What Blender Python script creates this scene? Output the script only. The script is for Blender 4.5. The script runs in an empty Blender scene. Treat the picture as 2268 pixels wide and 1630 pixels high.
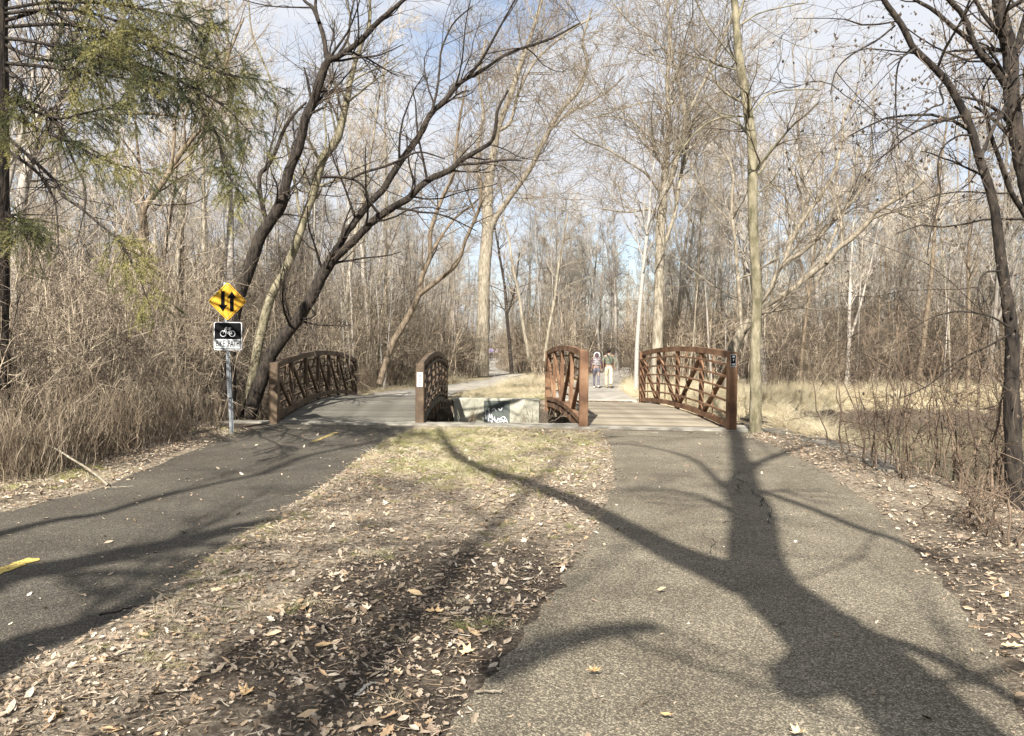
import bpy, bmesh, math, random
import numpy as np
from mathutils import Vector, Matrix

rng = np.random.default_rng(11)
random.seed(5)
sc = bpy.context.scene
COL = sc.collection
R = math.radians

# ------------------------------------------------------------------ camera
CAMH = 1.40
FPX = 1650.0                       # focal length in units of a 2267 px wide picture
pitch, roll = R(1.215), R(0.5)
fwd = Vector((0, math.cos(pitch), -math.sin(pitch)))
r0 = Vector((1, 0, 0)); u0 = r0.cross(fwd)
rightv = (r0*math.cos(roll) + u0*math.sin(roll)).normalized()
upv = rightv.cross(fwd).normalized()
cd = bpy.data.cameras.new('camera'); cam = bpy.data.objects.new('camera', cd); COL.objects.link(cam)
cam.matrix_world = Matrix(((rightv.x, upv.x, -fwd.x, 0), (rightv.y, upv.y, -fwd.y, 0), (rightv.z, upv.z, -fwd.z, CAMH), (0, 0, 0, 1)))
cd.sensor_width = 36; cd.lens = FPX/2267*36; cd.clip_start = 0.05; cd.clip_end = 3000
sc.camera = cam

# ------------------------------------------------------------------ light
SUN_EL = R(38); SH = Vector((0.22, 0.9755, 0)).normalized()       # SH: where shadows point on the ground
sun_to = Vector((-SH.x*math.cos(SUN_EL), -SH.y*math.cos(SUN_EL), math.sin(SUN_EL)))
sd = bpy.data.lights.new('sun', 'SUN'); sd.energy = 5.0; sd.angle = R(0.53); sd.color = (1.0, 0.955, 0.89)
so = bpy.data.objects.new('sun', sd); COL.objects.link(so)
so.rotation_euler = (-sun_to).to_track_quat('-Z', 'Y').to_euler(); so.location = (0, -20, 40)
w = bpy.data.worlds.new('World'); sc.world = w; w.use_nodes = True
nt = w.node_tree; nt.nodes.clear(); N = nt.nodes.new; LK = nt.links.new
out = N('ShaderNodeOutputWorld'); sky = N('ShaderNodeTexSky'); sky.sky_type = 'NISHITA'; sky.sun_disc = False
sky.sun_elevation = SUN_EL; sky.sun_rotation = math.atan2(-SH.x, -SH.y) % (2*math.pi); sky.dust_density = 0.6
b1 = N('ShaderNodeBackground'); b1.inputs['Strength'].default_value = 0.08; LK(sky.outputs[0], b1.inputs['Color'])
b2 = N('ShaderNodeBackground'); b2.inputs['Color'].default_value = (0.90, 0.93, 1.0, 1); b2.inputs['Strength'].default_value = 0.385
tc = N('ShaderNodeTexCoord'); mp = N('ShaderNodeMapping'); mp.inputs['Scale'].default_value = (1, 1, 1.9); mp.inputs['Location'].default_value = (3.1, 0.4, 1.3)
LK(tc.outputs['Generated'], mp.inputs['Vector'])
n1 = N('ShaderNodeTexNoise'); n1.inputs['Scale'].default_value = 2.6; n1.inputs['Detail'].default_value = 7; n1.inputs['Roughness'].default_value = 0.55
LK(mp.outputs[0], n1.inputs['Vector'])
rp = N('ShaderNodeValToRGB'); rp.color_ramp.elements[0].position = 0.40; rp.color_ramp.elements[0].color = (0.30,)*3+(1,)
rp.color_ramp.elements[1].position = 0.53; rp.color_ramp.elements[1].color = (1, 1, 1, 1)
LK(n1.outputs['Fac'], rp.inputs['Fac'])
mx = N('ShaderNodeMixShader'); LK(rp.outputs['Color'], mx.inputs[0]); LK(b1.outputs[0], mx.inputs[1]); LK(b2.outputs[0], mx.inputs[2]); LK(mx.outputs[0], out.inputs['Surface'])
vs = sc.view_settings
vs.view_transform = 'Standard'; vs.look = 'None'; vs.gamma = 1; vs.use_curve_mapping = False; vs.exposure = 1.3

# ------------------------------------------------------------------ pixel -> place
def ray(px, py):
    return fwd + rightv*((px-1133.5)/FPX) + upv*(-(py-815)/FPX)
def G(px, py, z=0.0):
    d = ray(px, py); t = (z-CAMH)/d.z
    return Vector((d.x*t, d.y*t, z))
def P(px, py, Y):
    d = ray(px, py); t = Y/d.y
    return Vector((d.x*t, Y, CAMH + d.z*t))

# ------------------------------------------------------------------ bookkeeping
def tag(o, label=None, cat=None, group=None, kind=None):
    if label: o['label'] = label
    if cat: o['category'] = cat
    if group: o['group'] = group
    if kind: o['kind'] = kind
    return o
def thing(name, label, cat, loc=(0, 0, 0), rz=0, group=None):
    o = bpy.data.objects.new(name, None); o.empty_display_size = 0.2
    COL.objects.link(o); o.location = loc; o.rotation_euler = (0, 0, rz)
    return tag(o, label, cat, group)
def link(name, me, parent=None):
    o = bpy.data.objects.new(name, me); COL.objects.link(o)
    if parent is not None: o.parent = parent
    return o
def mesh_from(name, V, F, mat=None, smooth=False, mats=None, fm=None):
    me = bpy.data.meshes.new(name)
    V = np.asarray(V, dtype=np.float32).reshape(-1, 3)
    if isinstance(F, np.ndarray):
        k = F.shape[1]
        me.vertices.add(len(V)); me.vertices.foreach_set('co', V.ravel())
        me.loops.add(F.size); me.loops.foreach_set('vertex_index', F.ravel().astype(np.int32))
        me.polygons.add(len(F)); me.polygons.foreach_set('loop_start', np.arange(0, F.size, k, dtype=np.int32))
        me.polygons.foreach_set('loop_total', np.full(len(F), k, dtype=np.int32))
    else:
        me.from_pydata([tuple(map(float, v)) for v in V], [], F)
    for m in (mats or ([mat] if mat else [])): me.materials.append(m)
    if fm is not None: me.polygons.foreach_set('material_index', np.asarray(fm, dtype=np.int32))
    if smooth: me.polygons.foreach_set('use_smooth', np.ones(len(me.polygons), dtype=bool))
    me.update(calc_edges=True)
    return me

# ------------------------------------------------------------------ materials
KA = 0.74
def dim(c, k=None): return None if c is None else tuple((k or KA)*v for v in c)
def mat(name, c1, c2=None, scale=8.0, rough=0.85, bump=0.0, bscale=30, stretch=(1, 1, 1), metallic=0.0, spec=0.3, c3=None, detail=6, lo=0.35, hi=0.65, coords='Object', bdist=0.01, rnd=0.0):
    c1, c2, c3 = dim(c1), dim(c2), dim(c3)
    m = bpy.data.materials.new(name); m.use_nodes = True; t = m.node_tree; b = t.nodes['Principled BSDF']
    b.inputs['Roughness'].default_value = rough; b.inputs['Metallic'].default_value = metallic
    b.inputs['Specular IOR Level'].default_value = spec
    b.inputs['Base Color'].default_value = (*c1, 1)
    tcx = t.nodes.new('ShaderNodeTexCoord'); mpx = t.nodes.new('ShaderNodeMapping'); mpx.inputs['Scale'].default_value = stretch
    t.links.new(tcx.outputs[coords], mpx.inputs['Vector'])
    col = None
    if c2 is not None:
        n = t.nodes.new('ShaderNodeTexNoise'); n.inputs['Scale'].default_value = scale; n.inputs['Detail'].default_value = detail
        t.links.new(mpx.outputs[0], n.inputs['Vector'])
        r = t.nodes.new('ShaderNodeValToRGB'); e = r.color_ramp.elements
        e[0].position = lo; e[0].color = (*c1, 1); e[1].position = hi; e[1].color = (*c2, 1)
        if c3 is not None:
            x = e.new((lo+hi)/2); x.color = (*c3, 1)
        t.links.new(n.outputs['Fac'], r.inputs['Fac']); col = r.outputs['Color']
    if rnd and col is not None:
        oi = t.nodes.new('ShaderNodeObjectInfo'); hs = t.nodes.new('ShaderNodeHueSaturation')
        mr = t.nodes.new('ShaderNodeMapRange'); mr.inputs['To Min'].default_value = 1-rnd; mr.inputs['To Max'].default_value = 1+rnd
        t.links.new(oi.outputs['Random'], mr.inputs['Value']); t.links.new(mr.outputs[0], hs.inputs['Value']); t.links.new(col, hs.inputs['Color'])
        col = hs.outputs['Color']
    if col is not None: t.links.new(col, b.inputs['Base Color'])
    if bump:
        n2 = t.nodes.new('ShaderNodeTexNoise'); n2.inputs['Scale'].default_value = bscale; n2.inputs['Detail'].default_value = 5
        t.links.new(mpx.outputs[0], n2.inputs['Vector'])
        bp = t.nodes.new('ShaderNodeBump'); bp.inputs['Strength'].default_value = bump; bp.inputs['Distance'].default_value = bdist
        t.links.new(n2.outputs['Fac'], bp.inputs['Height']); t.links.new(bp.outputs[0], b.inputs['Normal'])
    return m

M = {}
M['bark_dark'] = mat('bark_dark', (.014, .011, .009), (.072, .057, .043), 22, .95, 1, 40, (1, 1, .25), bdist=.02)
M['bark_brown'] = mat('bark_brown', (.13, .095, .06), (.33, .26, .18), 20, .95, 1, 40, (1, 1, .25), bdist=.02)
M['bark_pale'] = mat('bark_pale', (.22, .185, .13), (.48, .42, .32), 14, .95, .9, 30, (1, 1, .2), bdist=.03)
M['bark_mossy'] = mat('bark_mossy', (.13, .115, .065), (.36, .315, .21), 9, .95, 1, 40, (1, 1, .4), bdist=.02)
M['bark_birch'] = mat('bark_birch', (.12, .10, .085), (.44, .41, .36), 7, .8, .3, 30, (1, 1, 4), lo=.30, hi=.42)
M['bark_tan'] = mat('bark_tan', (.16, .13, .09), (.40, .34, .25), 14, .95, .9, 30, (1, 1, .3), bdist=.02)
M['bark_grey'] = mat('bark_grey', (.26, .23, .19), (.52, .47, .40), 3, .95, .4, 30, (1, 1, .3), rnd=.35)
M['twig'] = mat('twig', (.15, .115, .08), (.54, .445, .33), 2.2, .9, rnd=.35)
M['twig_dark'] = mat('twig_dark', (.045, .035, .027), (.20, .155, .115), 1.5, .9)
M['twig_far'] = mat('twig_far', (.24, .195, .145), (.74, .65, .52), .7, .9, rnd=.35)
M['brush'] = mat('brush', (.085, .062, .04), (.62, .51, .37), 2.6, .9, rnd=.6, lo=.4, hi=.62)  # stem tones, with contrast of sunlit and shadowed twigs put into the range
M['stem_red'] = mat('stem_red', (.075, .052, .037), (.34, .25, .17), 2, .9)
M['stalk'] = mat('stalk', (.12, .085, .055), (.54, .43, .30), 2.5, .9, rnd=.3)
M['needle'] = mat('needle', (.055, .075, .03), (.42, .38, .14), 1.6, .75, lo=.38, hi=.6)
M['steel_brown'] = mat('steel_brown', (.125, .068, .040), (.31, .185, .108), 3, .75, .3, 60, spec=.2, c3=(.22, .122, .068))
M['steel_olive_shaded'] = mat('steel_olive_shaded', (.065, .042, .026), (.18, .125, .075), 4, .7, .3, 60, spec=.35)  # olive-brown steel, darkened in its colour to stand in for shade on the railing
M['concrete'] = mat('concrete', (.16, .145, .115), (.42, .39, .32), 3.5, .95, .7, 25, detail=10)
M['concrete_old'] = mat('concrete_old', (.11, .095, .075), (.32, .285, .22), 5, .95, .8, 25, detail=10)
M['concrete_pale'] = mat('concrete_pale', (.30, .29, .22), (.55, .53, .43), 2.2, .95, .5, 25, detail=9)  # paler concrete for the wall across the creek
M['black_paint'] = mat('black_paint', (.055, .065, .06), (.15, .17, .15), 4, .8)
M['white_paint'] = mat('white_paint', (.55, .56, .58), (.85, .86, .88), 8, .7)
M['galv'] = mat('galvanised', (.40, .43, .44), (.62, .65, .66), 12, .45, metallic=.6, spec=.5)
M['sign_yellow'] = mat('sign_yellow', (.72, .36, .015), (.80, .50, .03), 3.2, .45, spec=.4)
M['sign_black'] = mat('sign_black', (.005, .005, .006), None, rough=.7, spec=.1)
M['sign_white'] = mat('sign_white', (.62, .63, .63), (.78, .79, .78), 5, .5)
M['yellow_line'] = mat('yellow_line', (.20, .15, .07), (.72, .54, .14), 45, .85, lo=.34, hi=.52)
M['crack'] = mat('crack', (.012, .011, .01), (.03, .028, .025), 20, 1)

def nodes(m): return m.node_tree.nodes, m.node_tree.links.new
def asphalt(name, dark, light, patch):
    dark, light = dim(dark), dim(light)
    m = bpy.data.materials.new(name); m.use_nodes = True; nd, lk = nodes(m); b = nd['Principled BSDF']; b.inputs['Roughness'].default_value = .9; b.inputs['Specular IOR Level'].default_value = .25
    tcx = nd.new('ShaderNodeTexCoord')
    v = nd.new('ShaderNodeTexVoronoi'); v.inputs['Scale'].default_value = 150; lk(tcx.outputs['Object'], v.inputs['Vector'])
    sep = nd.new('ShaderNodeSeparateColor'); lk(v.outputs['Color'], sep.inputs[0])
    r = nd.new('ShaderNodeValToRGB'); e = r.color_ramp.elements; e[0].position = .1; e[0].color = (*dark, 1); e[1].position = .95; e[1].color = (*light, 1)
    x = e.new(.7); x.color = tuple(.65*a+.35*c for a, c in zip(dark, light))+(1,); lk(sep.outputs[0], r.inputs['Fac'])
    n = nd.new('ShaderNodeTexNoise'); n.inputs['Scale'].default_value = 1.1; n.inputs['Detail'].default_value = 7; n.inputs['Roughness'].default_value = .65; lk(tcx.outputs['Object'], n.inputs['Vector'])
    r2 = nd.new('ShaderNodeValToRGB'); e = r2.color_ramp.elements; e[0].position = .3; e[0].color = (*patch, 1); e[1].position = .7; e[1].color = (1.05, 1.03, .98, 1); lk(n.outputs['Fac'], r2.inputs['Fac'])
    mu = nd.new('ShaderNodeMix'); mu.data_type = 'RGBA'; mu.blend_type = 'MULTIPLY'; mu.inputs[0].default_value = 1; lk(r.outputs[0], mu.inputs[6]); lk(r2.outputs[0], mu.inputs[7]); lk(mu.outputs[2], b.inputs['Base Color'])
    v2 = nd.new('ShaderNodeTexVoronoi'); v2.inputs['Scale'].default_value = 150; lk(tcx.outputs['Object'], v2.inputs['Vector'])
    bp = nd.new('ShaderNodeBump'); bp.inputs['Strength'].default_value = .55; bp.inputs['Distance'].default_value = .005; bp.invert = True; lk(v2.outputs['Distance'], bp.inputs['Height']); lk(bp.outputs[0], b.inputs['Normal'])
    return m
M['asphalt_walk'] = asphalt('asphalt_walk', (.115, .10, .075), (.51, .45, .34), (.58, .55, .51))
M['asphalt_bike'] = asphalt('asphalt_bike', (.068, .060, .048), (.25, .225, .180), (.60, .57, .53))
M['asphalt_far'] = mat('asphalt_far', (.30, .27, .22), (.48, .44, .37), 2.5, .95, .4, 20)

def ground_mat():
    m = bpy.data.materials.new('ground'); m.use_nodes = True; nd, lk = nodes(m); b = nd['Principled BSDF']; b.inputs['Roughness'].default_value = .97; b.inputs['Specular IOR Level'].default_value = .15
    tcx = nd.new('ShaderNodeTexCoord')
    def noise(s, d=8, rgh=.65):
        n = nd.new('ShaderNodeTexNoise'); n.inputs['Scale'].default_value = s; n.inputs['Detail'].default_value = d; n.inputs['Roughness'].default_value = rgh; lk(tcx.outputs['Object'], n.inputs['Vector']); return n
    def ramp(src, cs):
        cs = [(p_, dim(c_, .88)) for p_, c_ in cs]
        r = nd.new('ShaderNodeValToRGB'); e = r.color_ramp.elements; e[0].position = cs[0][0]; e[0].color = (*cs[0][1], 1); e[1].position = cs[-1][0]; e[1].color = (*cs[-1][1], 1)
        for p, c in cs[1:-1]: x = e.new(p); x.color = (*c, 1)
        lk(src, r.inputs['Fac']); return r.outputs[0]
    fine = noise(38, 8); 
    soil = ramp(fine.outputs['Fac'], [(.3, (.030, .022, .016)), (.52, (.085, .066, .048)), (.7, (.24, .195, .15))])
    litter = ramp(noise(26, 9, .75).outputs['Fac'], [(.36, (.09, .068, .045)), (.5, (.28, .225, .16)), (.66, (.58, .50, .38))])
    straw = ramp(noise(22, 9, .75).outputs['Fac'], [(.34, (.17, .125, .06)), (.5, (.42, .35, .22)), (.68, (.70, .62, .44))])
    green = ramp(noise(30, 8, .7).outputs['Fac'], [(.34, (.07, .075, .025)), (.5, (.24, .23, .085)), (.66, (.46, .43, .20))])
    at = nd.new('ShaderNodeAttribute'); at.attribute_name = 'zone'; sp = nd.new('ShaderNodeSeparateColor'); lk(at.outputs['Color'], sp.inputs[0])
    brk = noise(2.2, 7, .7)
    def mixz(a, bb, z):
        mr = nd.new('ShaderNodeMath'); mr.operation = 'ADD'; lk(z, mr.inputs[0]); lk(brk.outputs['Fac'], mr.inputs[1])
        st = nd.new('ShaderNodeMapRange'); st.inputs['From Min'].default_value = .85; st.inputs['From Max'].default_value = 1.1; lk(mr.outputs[0], st.inputs['Value'])
        mu = nd.new('ShaderNodeMix'); mu.data_type = 'RGBA'; lk(st.outputs[0], mu.inputs[0]); lk(a, mu.inputs[6]); lk(bb, mu.inputs[7]); return mu.outputs[2]
    c = mixz(soil, litter, sp.outputs[0]); c = mixz(c, straw, sp.outputs[1]); c = mixz(c, green, sp.outputs[2])
    lk(c, b.inputs['Base Color'])
    bp = nd.new('ShaderNodeBump'); bp.inputs['Strength'].default_value = 1; bp.inputs['Distance'].default_value = .03; lk(fine.outputs['Fac'], bp.inputs['Height']); lk(bp.outputs[0], b.inputs['Normal'])
    return m
M['ground'] = ground_mat()
def water_mat():
    m = bpy.data.materials.new('water'); m.use_nodes = True; nd, lk = nodes(m); b = nd['Principled BSDF']
    b.inputs['Base Color'].default_value = (.07, .07, .045, 1); b.inputs['Roughness'].default_value = .08; b.inputs['IOR'].default_value = 1.33; b.inputs['Specular IOR Level'].default_value = .6
    tcx = nd.new('ShaderNodeTexCoord'); n = nd.new('ShaderNodeTexNoise'); n.inputs['Scale'].default_value = 5; n.inputs['Detail'].default_value = 4; lk(tcx.outputs['Object'], n.inputs['Vector'])
    bp = nd.new('ShaderNodeBump'); bp.inputs['Strength'].default_value = .35; bp.inputs['Distance'].default_value = .02; lk(n.outputs['Fac'], bp.inputs['Height']); lk(bp.outputs[0], b.inputs['Normal'])
    return m
M['water'] = water_mat()
def wood_mat(name, a, b_, c, rd=.38):
    m = mat(name, a, b_, 3.0, .85, .6, 40, (.6, 9, 3), c3=c, coords='Object', rnd=rd)
    return m
M['plank_tan'] = wood_mat('plank_tan', (.17, .142, .10), (.43, .375, .285), (.30, .252, .18))
M['plank_grey'] = wood_mat('plank_grey', (.085, .078, .062), (.27, .25, .20), (.16, .148, .118), .2)
def leaf_mat(name, cols):
    cols = [dim(c_, .97) for c_ in cols]
    m = bpy.data.materials.new(name); m.use_nodes = True; nd, lk = nodes(m); b = nd['Principled BSDF']; b.inputs['Roughness'].default_value = .8; b.inputs['Specular IOR Level'].default_value = .25
    oi = nd.new('ShaderNodeObjectInfo'); r = nd.new('ShaderNodeValToRGB'); e = r.color_ramp.elements
    e[0].position = 0; e[0].color = (*cols[0], 1); e[1].position = 1; e[1].color = (*cols[-1], 1)
    for i, c in enumerate(cols[1:-1]): x = e.new((i+1)/(len(cols)-1)); x.color = (*c, 1)
    lk(oi.outputs['Random'], r.inputs['Fac'])
    tcx = nd.new('ShaderNodeTexCoord'); n = nd.new('ShaderNodeTexNoise'); n.inputs['Scale'].default_value = 40; n.inputs['Detail'].default_value = 3; lk(tcx.outputs['Object'], n.inputs['Vector'])
    mr = nd.new('ShaderNodeMapRange'); mr.inputs['To Min'].default_value = .65; mr.inputs['To Max'].default_value = 1.25; lk(n.outputs['Fac'], mr.inputs['Value'])
    hs = nd.new('ShaderNodeHueSaturation'); lk(mr.outputs[0], hs.inputs['Value']); lk(r.outputs[0], hs.inputs['Color']); lk(hs.outputs[0], b.inputs['Base Color'])
    return m
M['leaf'] = leaf_mat('dry_leaf', [(.13, .09, .06), (.40, .32, .23), (.24, .17, .11), (.44, .36, .26), (.26, .19, .135), (.64, .56, .44), (.46, .31, .18), (.22, .165, .11), (.50, .42, .31)])
M['leaf_orange'] = leaf_mat('tan_leaf', [(.52, .32, .14), (.62, .47, .28), (.60, .40, .20), (.66, .56, .40)])
M['straw'] = leaf_mat('straw', [(.36, .28, .16), (.64, .56, .38), (.48, .40, .25), (.76, .69, .51)])
M['grass'] = leaf_mat('grass', [(.10, .13, .03), (.30, .30, .10), (.44, .40, .18), (.18, .21, .06)])

# ------------------------------------------------------------------ limbs and tubes
def tubes(P_, R_, S, seed=0, lump=0.0):
    P_ = np.asarray(P_, float); R_ = np.asarray(R_, float); n, k = P_.shape[:2]
    T = np.gradient(P_, axis=1); T /= np.linalg.norm(T, axis=2, keepdims=True)+1e-9
    mt = T.mean(axis=1); ax = np.zeros_like(mt); ax[np.arange(n), np.abs(mt).argmin(axis=1)] = 1
    Rv = np.cross(mt, ax); Rv /= np.linalg.norm(Rv, axis=1, keepdims=True)+1e-9
    N1 = np.cross(T, Rv[:, None, :]); N1 /= np.linalg.norm(N1, axis=2, keepdims=True)+1e-9
    N2 = np.cross(T, N1)
    a = np.arange(S)*2*np.pi/S
    rr = R_[:, :, None]*np.ones(S)
    if lump: rr = rr*(1+lump*np.random.default_rng(seed).normal(size=rr.shape))
    V = P_[:, :, None, :] + rr[..., None]*(np.cos(a)[None, None, :, None]*N1[:, :, None, :] + np.sin(a)[None, None, :, None]*N2[:, :, None, :])
    idx = np.arange(n*k*S).reshape(n, k, S)
    A = idx[:, :-1, :]; B = np.roll(A, -1, axis=2); C = np.roll(idx[:, 1:, :], -1, axis=2); D = idx[:, 1:, :]
    F = np.stack([A, D, C, B], axis=-1).reshape(-1, 4)
    return V.reshape(-1, 3), F
def spline(pts, n):
    pts = np.asarray(pts, float); m = len(pts)
    if m == 2:
        t = np.linspace(0, 1, n)[:, None]; return pts[0]*(1-t)+pts[1]*t
    e = np.vstack([2*pts[0]-pts[1], pts, 2*pts[-1]-pts[-2]])
    u = np.linspace(0, m-1-1e-6, n); i = u.astype(int); f = (u-i)[:, None]
    p0, p1, p2, p3 = e[i], e[i+1], e[i+2], e[i+3]
    return .5*(2*p1+(p2-p0)*f+(2*p0-5*p1+4*p2-p3)*f**2+(3*p1-p0-3*p2+p3)*f**3)
def grow(g, Pp, Rp, n, tr=(.25, 1), ang=(25, 60), L=1.0, K=4, rr=.5, rmin=.004, up=.08, wig=.12, fall=.5, rmax=1, bias=None, tip=.35):
    N_, Kp = Pp.shape[:2]
    n = np.full(N_, n) if np.isscalar(n) else np.asarray(n)
    idx = np.repeat(np.arange(N_), n); m = len(idx)
    if m == 0: return np.zeros((0, K, 3)), np.zeros((0, K))
    t = tr[0]+(tr[1]-tr[0])*g.random(m); u = t*(Kp-1)*.9999; i = u.astype(int); f = (u-i)
    a, b = Pp[idx, i], Pp[idx, i+1]; pos = a+(b-a)*f[:, None]; T = b-a; T /= np.linalg.norm(T, axis=1, keepdims=True)+1e-9
    rp = Rp[idx, i]*(1-f)+Rp[idx, i+1]*f
    q = g.normal(size=(m, 3)); 
    if bias is not None: q += np.asarray(bias)
    q -= (q*T).sum(1, keepdims=True)*T; q /= np.linalg.norm(q, axis=1, keepdims=True)+1e-9
    an = np.radians(ang[0]+(ang[1]-ang[0])*g.random(m))[:, None]
    d = np.cos(an)*T+np.sin(an)*q
    Lx = (L if np.isscalar(L) else np.asarray(L)[idx])*(1-fall*t)*(.55+.8*g.random(m))
    out_ = np.zeros((m, K, 3)); out_[:, 0] = pos; p = pos.copy()
    for k in range(1, K):
        d = d+g.normal(size=(m, 3))*wig; d[:, 2] += up; d /= np.linalg.norm(d, axis=1, keepdims=True)
        p = p+d*(Lx/(K-1))[:, None]; out_[:, k] = p
    rs = np.clip(rp*rr*(.7+.5*g.random(m)), rmin, rmax)
    rad = np.maximum(rs[:, None]*np.linspace(1, tip, K)[None, :], rmin*.6)
    return out_, rad
def join(parts):
    """parts: [(V,F,mat)] of quads -> V,F,fm"""
    Vs, Fs, fm, o = [], [], [], 0
    for V, F, mi in parts:
        Vs.append(V); Fs.append(F+o); fm.append(np.full(len(F), mi)); o += len(V)
    return np.vstack(Vs), np.vstack(Fs), np.concatenate(fm)

def traced(name, label, cat, limbs, bark, twig, seed, dens=1.0, tw=1.0, rmin=.004, group=None, up=.06, extra=None, base=None, droop=False, lvl=3, Llen=1.0):
    """limbs: (points in picture px, widths px, depth at start, depth at end); the first is the trunk, and each becomes a 3-D limb at its own depth"""
    g = np.random.default_rng(seed)
    Ls = []
    for pts, ws, y0, y1 in limbs:
        n = max(8, int(len(pts)*4)); q = spline(pts, n); ww = np.interp(np.linspace(0, 1, n), np.linspace(0, 1, len(ws)), ws)
        q3 = np.array([P(q[i, 0], q[i, 1], y0+(y1-y0)*i/(n-1)) for i in range(n)])
        Ls.append((q3, ww*q3[:, 1]/FPX/2))
    root = thing(name, label, cat, tuple(Ls[0][0][0]), 0, group); org = Ls[0][0][0]
    V, F = tubes((Ls[0][0]-org)[None], Ls[0][1][None], 12, seed, .05)
    link('trunk', mesh_from('trunk', V, F, M[bark], True), root)
    sec = []
    for q3, r in Ls[1:]:
        V, F = tubes((q3-org)[None], r[None], 8, seed, .05)
        link('limb', mesh_from('limb', V, F, M[bark], True), root)
    parts = []
    for j, (q3, r) in enumerate(Ls):
        length = np.linalg.norm(np.diff(q3, axis=0), axis=1).sum()
        nb = max(3, int(length*2.3*dens)); 
        tr = (.38, 1) if j == 0 else (.12, 1)
        a, ra = grow(g, (q3-org)[None], r[None], nb, tr, (28, 65), 1.9*Llen, 7, .42, rmin*1.6, up, .16, .35, .03)
        parts.append((*tubes(a, ra, 5), 0))
        bb, rb = grow(g, a, ra, int(6*tw), (.15, 1), (25, 60), 1.0*Llen, 5, .6, rmin*1.15, up*.7, .17, .4)
        parts.append((*tubes(bb, rb, 3), 1))
        if lvl >= 3:
            c, rc = grow(g, bb, rb, int(4*tw), (.1, 1), (25, 60), .5*Llen, 4, .75, rmin, up*.5, .15, .4)
            parts.append((*tubes(c, rc, 3), 1))
    V, F, fm = join(parts)
    cr = link('crown', mesh_from('crown', V, F, mats=[M[bark], M[twig]], fm=fm), root)
    return root, Ls, org

# ------------------------------------------------------------------ the lie of the land
def sstep(a, b, x): 
    t = np.clip((x-a)/(b-a), 0, 1); return t*t*(3-2*t)
def inpoly(x, y, poly):
    c = np.zeros(np.shape(x), bool); n = len(poly)
    for i in range(n):
        x1, y1 = poly[i]; x2, y2 = poly[(i+1) % n]
        if y1 == y2: continue
        k = ((y1 > y) != (y2 > y)) & (x < (x2-x1)*(y-y1)/(y2-y1)+x1); c ^= k
    return c
def dpoly(x, y, poly, closed=True):
    d = np.full(np.shape(x), 1e9); n = len(poly)
    for i in range(n if closed else n-1):
        x1, y1 = poly[i]; x2, y2 = poly[(i+1) % n]; vx, vy = x2-x1, y2-y1
        t = np.clip(((x-x1)*vx+(y-y1)*vy)/(vx*vx+vy*vy+1e-12), 0, 1)
        d = np.minimum(d, np.hypot(x-x1-t*vx, y-y1-t*vy))
    return d
def g2(px, py): v = G(px, py); return (v.x, v.y)
bikeL = [(-9.5, -4), (-6.6, 1.5), (-5.2, 4.2)] + [g2(*p) for p in [(0, 1135), (110, 1108), (210, 1083), (330, 1036), (430, 995), (500, 968)]] + [(-4.62, 14.0)]
bikeR = [(-4.6, -5), (-3.2, 0)] + [g2(*p) for p in [(0, 1505), (130, 1440), (270, 1375), (400, 1290), (510, 1205), (620, 1135), (720, 1080), (790, 1020), (860, 975), (905, 957)]] + [(-1.75, 14.2)]
walkL = [(-1.3, -5), (-.7, 0)] + [g2(*p) for p in [(950, 1660), (1010, 1590), (1080, 1480), (1165, 1385), (1240, 1285), (1310, 1180), (1345, 1100), (1358, 1040), (1345, 985), (1325, 962)]] + [(1.45, 13.45)]
walkR = [(2.4, -5), (2.1, 0)] + [g2(*p) for p in [(2340, 1640), (2233, 1479), (2133, 1344), (2068, 1264), (1978, 1159), (1908, 1099), (1838, 1050), (1773, 1015), (1710, 985), (1660, 970)]] + [(4.35, 13.3)]
bikeP = bikeL+bikeR[::-1]; walkP = walkL+walkR[::-1]
farB = [(-3.3, 22.2), (-3.1, 26), (-2.3, 32), (-.7, 39), (.1, 46), (-1.0, 54), (-2.6, 66), (-2.9, 84), (-1.5, 110)]
farW = [(2.35, 20.9), (2.8, 27), (3.8, 34), (5.0, 42), (7.4, 54), (11, 70)]
pond = [(5.25, 14.4), (5.1, 11.2), (4.8, 9), (4.35, 6.6), (4.6, 4), (7, 1), (30, -5), (44, 22), (20, 28), (10, 25.5), (5.2, 21.8)]
def channel(x, y):
    d1 = np.where(inpoly(x, y, pond), dpoly(x, y, pond), 0)
    z1 = -1.35*sstep(0, 2.5, d1)
    rx = sstep(-9.5, -5.8, x)*.0
    e = np.minimum(y-14.35, 21.62-y)
    wdt = np.where(x < -6.2, 2.2, .12)
    z2 = np.where(x < 6.8, -1.35*sstep(0, 1, e/wdt), 0)
    z2 = np.where(x > 5.2, -1.35*sstep(0, 2.6, np.maximum(e, 0)), z2)
    return np.minimum(z1, z2)
def wob(x, y, s, ph=0):
    return (np.sin(x*s+ph)+np.sin(y*s*1.13+ph*2.1)+np.sin((x+y)*s*.71+1.3+ph)+np.sin((x-y)*s*1.37+ph*.7))/4
def onpath(x, y, m=0.0):
    k = inpoly(x, y, bikeP) | inpoly(x, y, walkP)
    k = k | (((x > -5.0) & (x < -1.3) | (x > 1.0) & (x < 4.4)) & (y > 13.2) & (y < 22.3))
    k = k | (dpoly(x, y, farB, False) < 1.35) | (dpoly(x, y, farW, False) < 1.35)
    if m: k = k | (dpoly(x, y, bikeP) < m) | (dpoly(x, y, walkP) < m) | (dpoly(x, y, farB, False) < 1.35+m) | (dpoly(x, y, farW, False) < 1.35+m)
    return k
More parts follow.
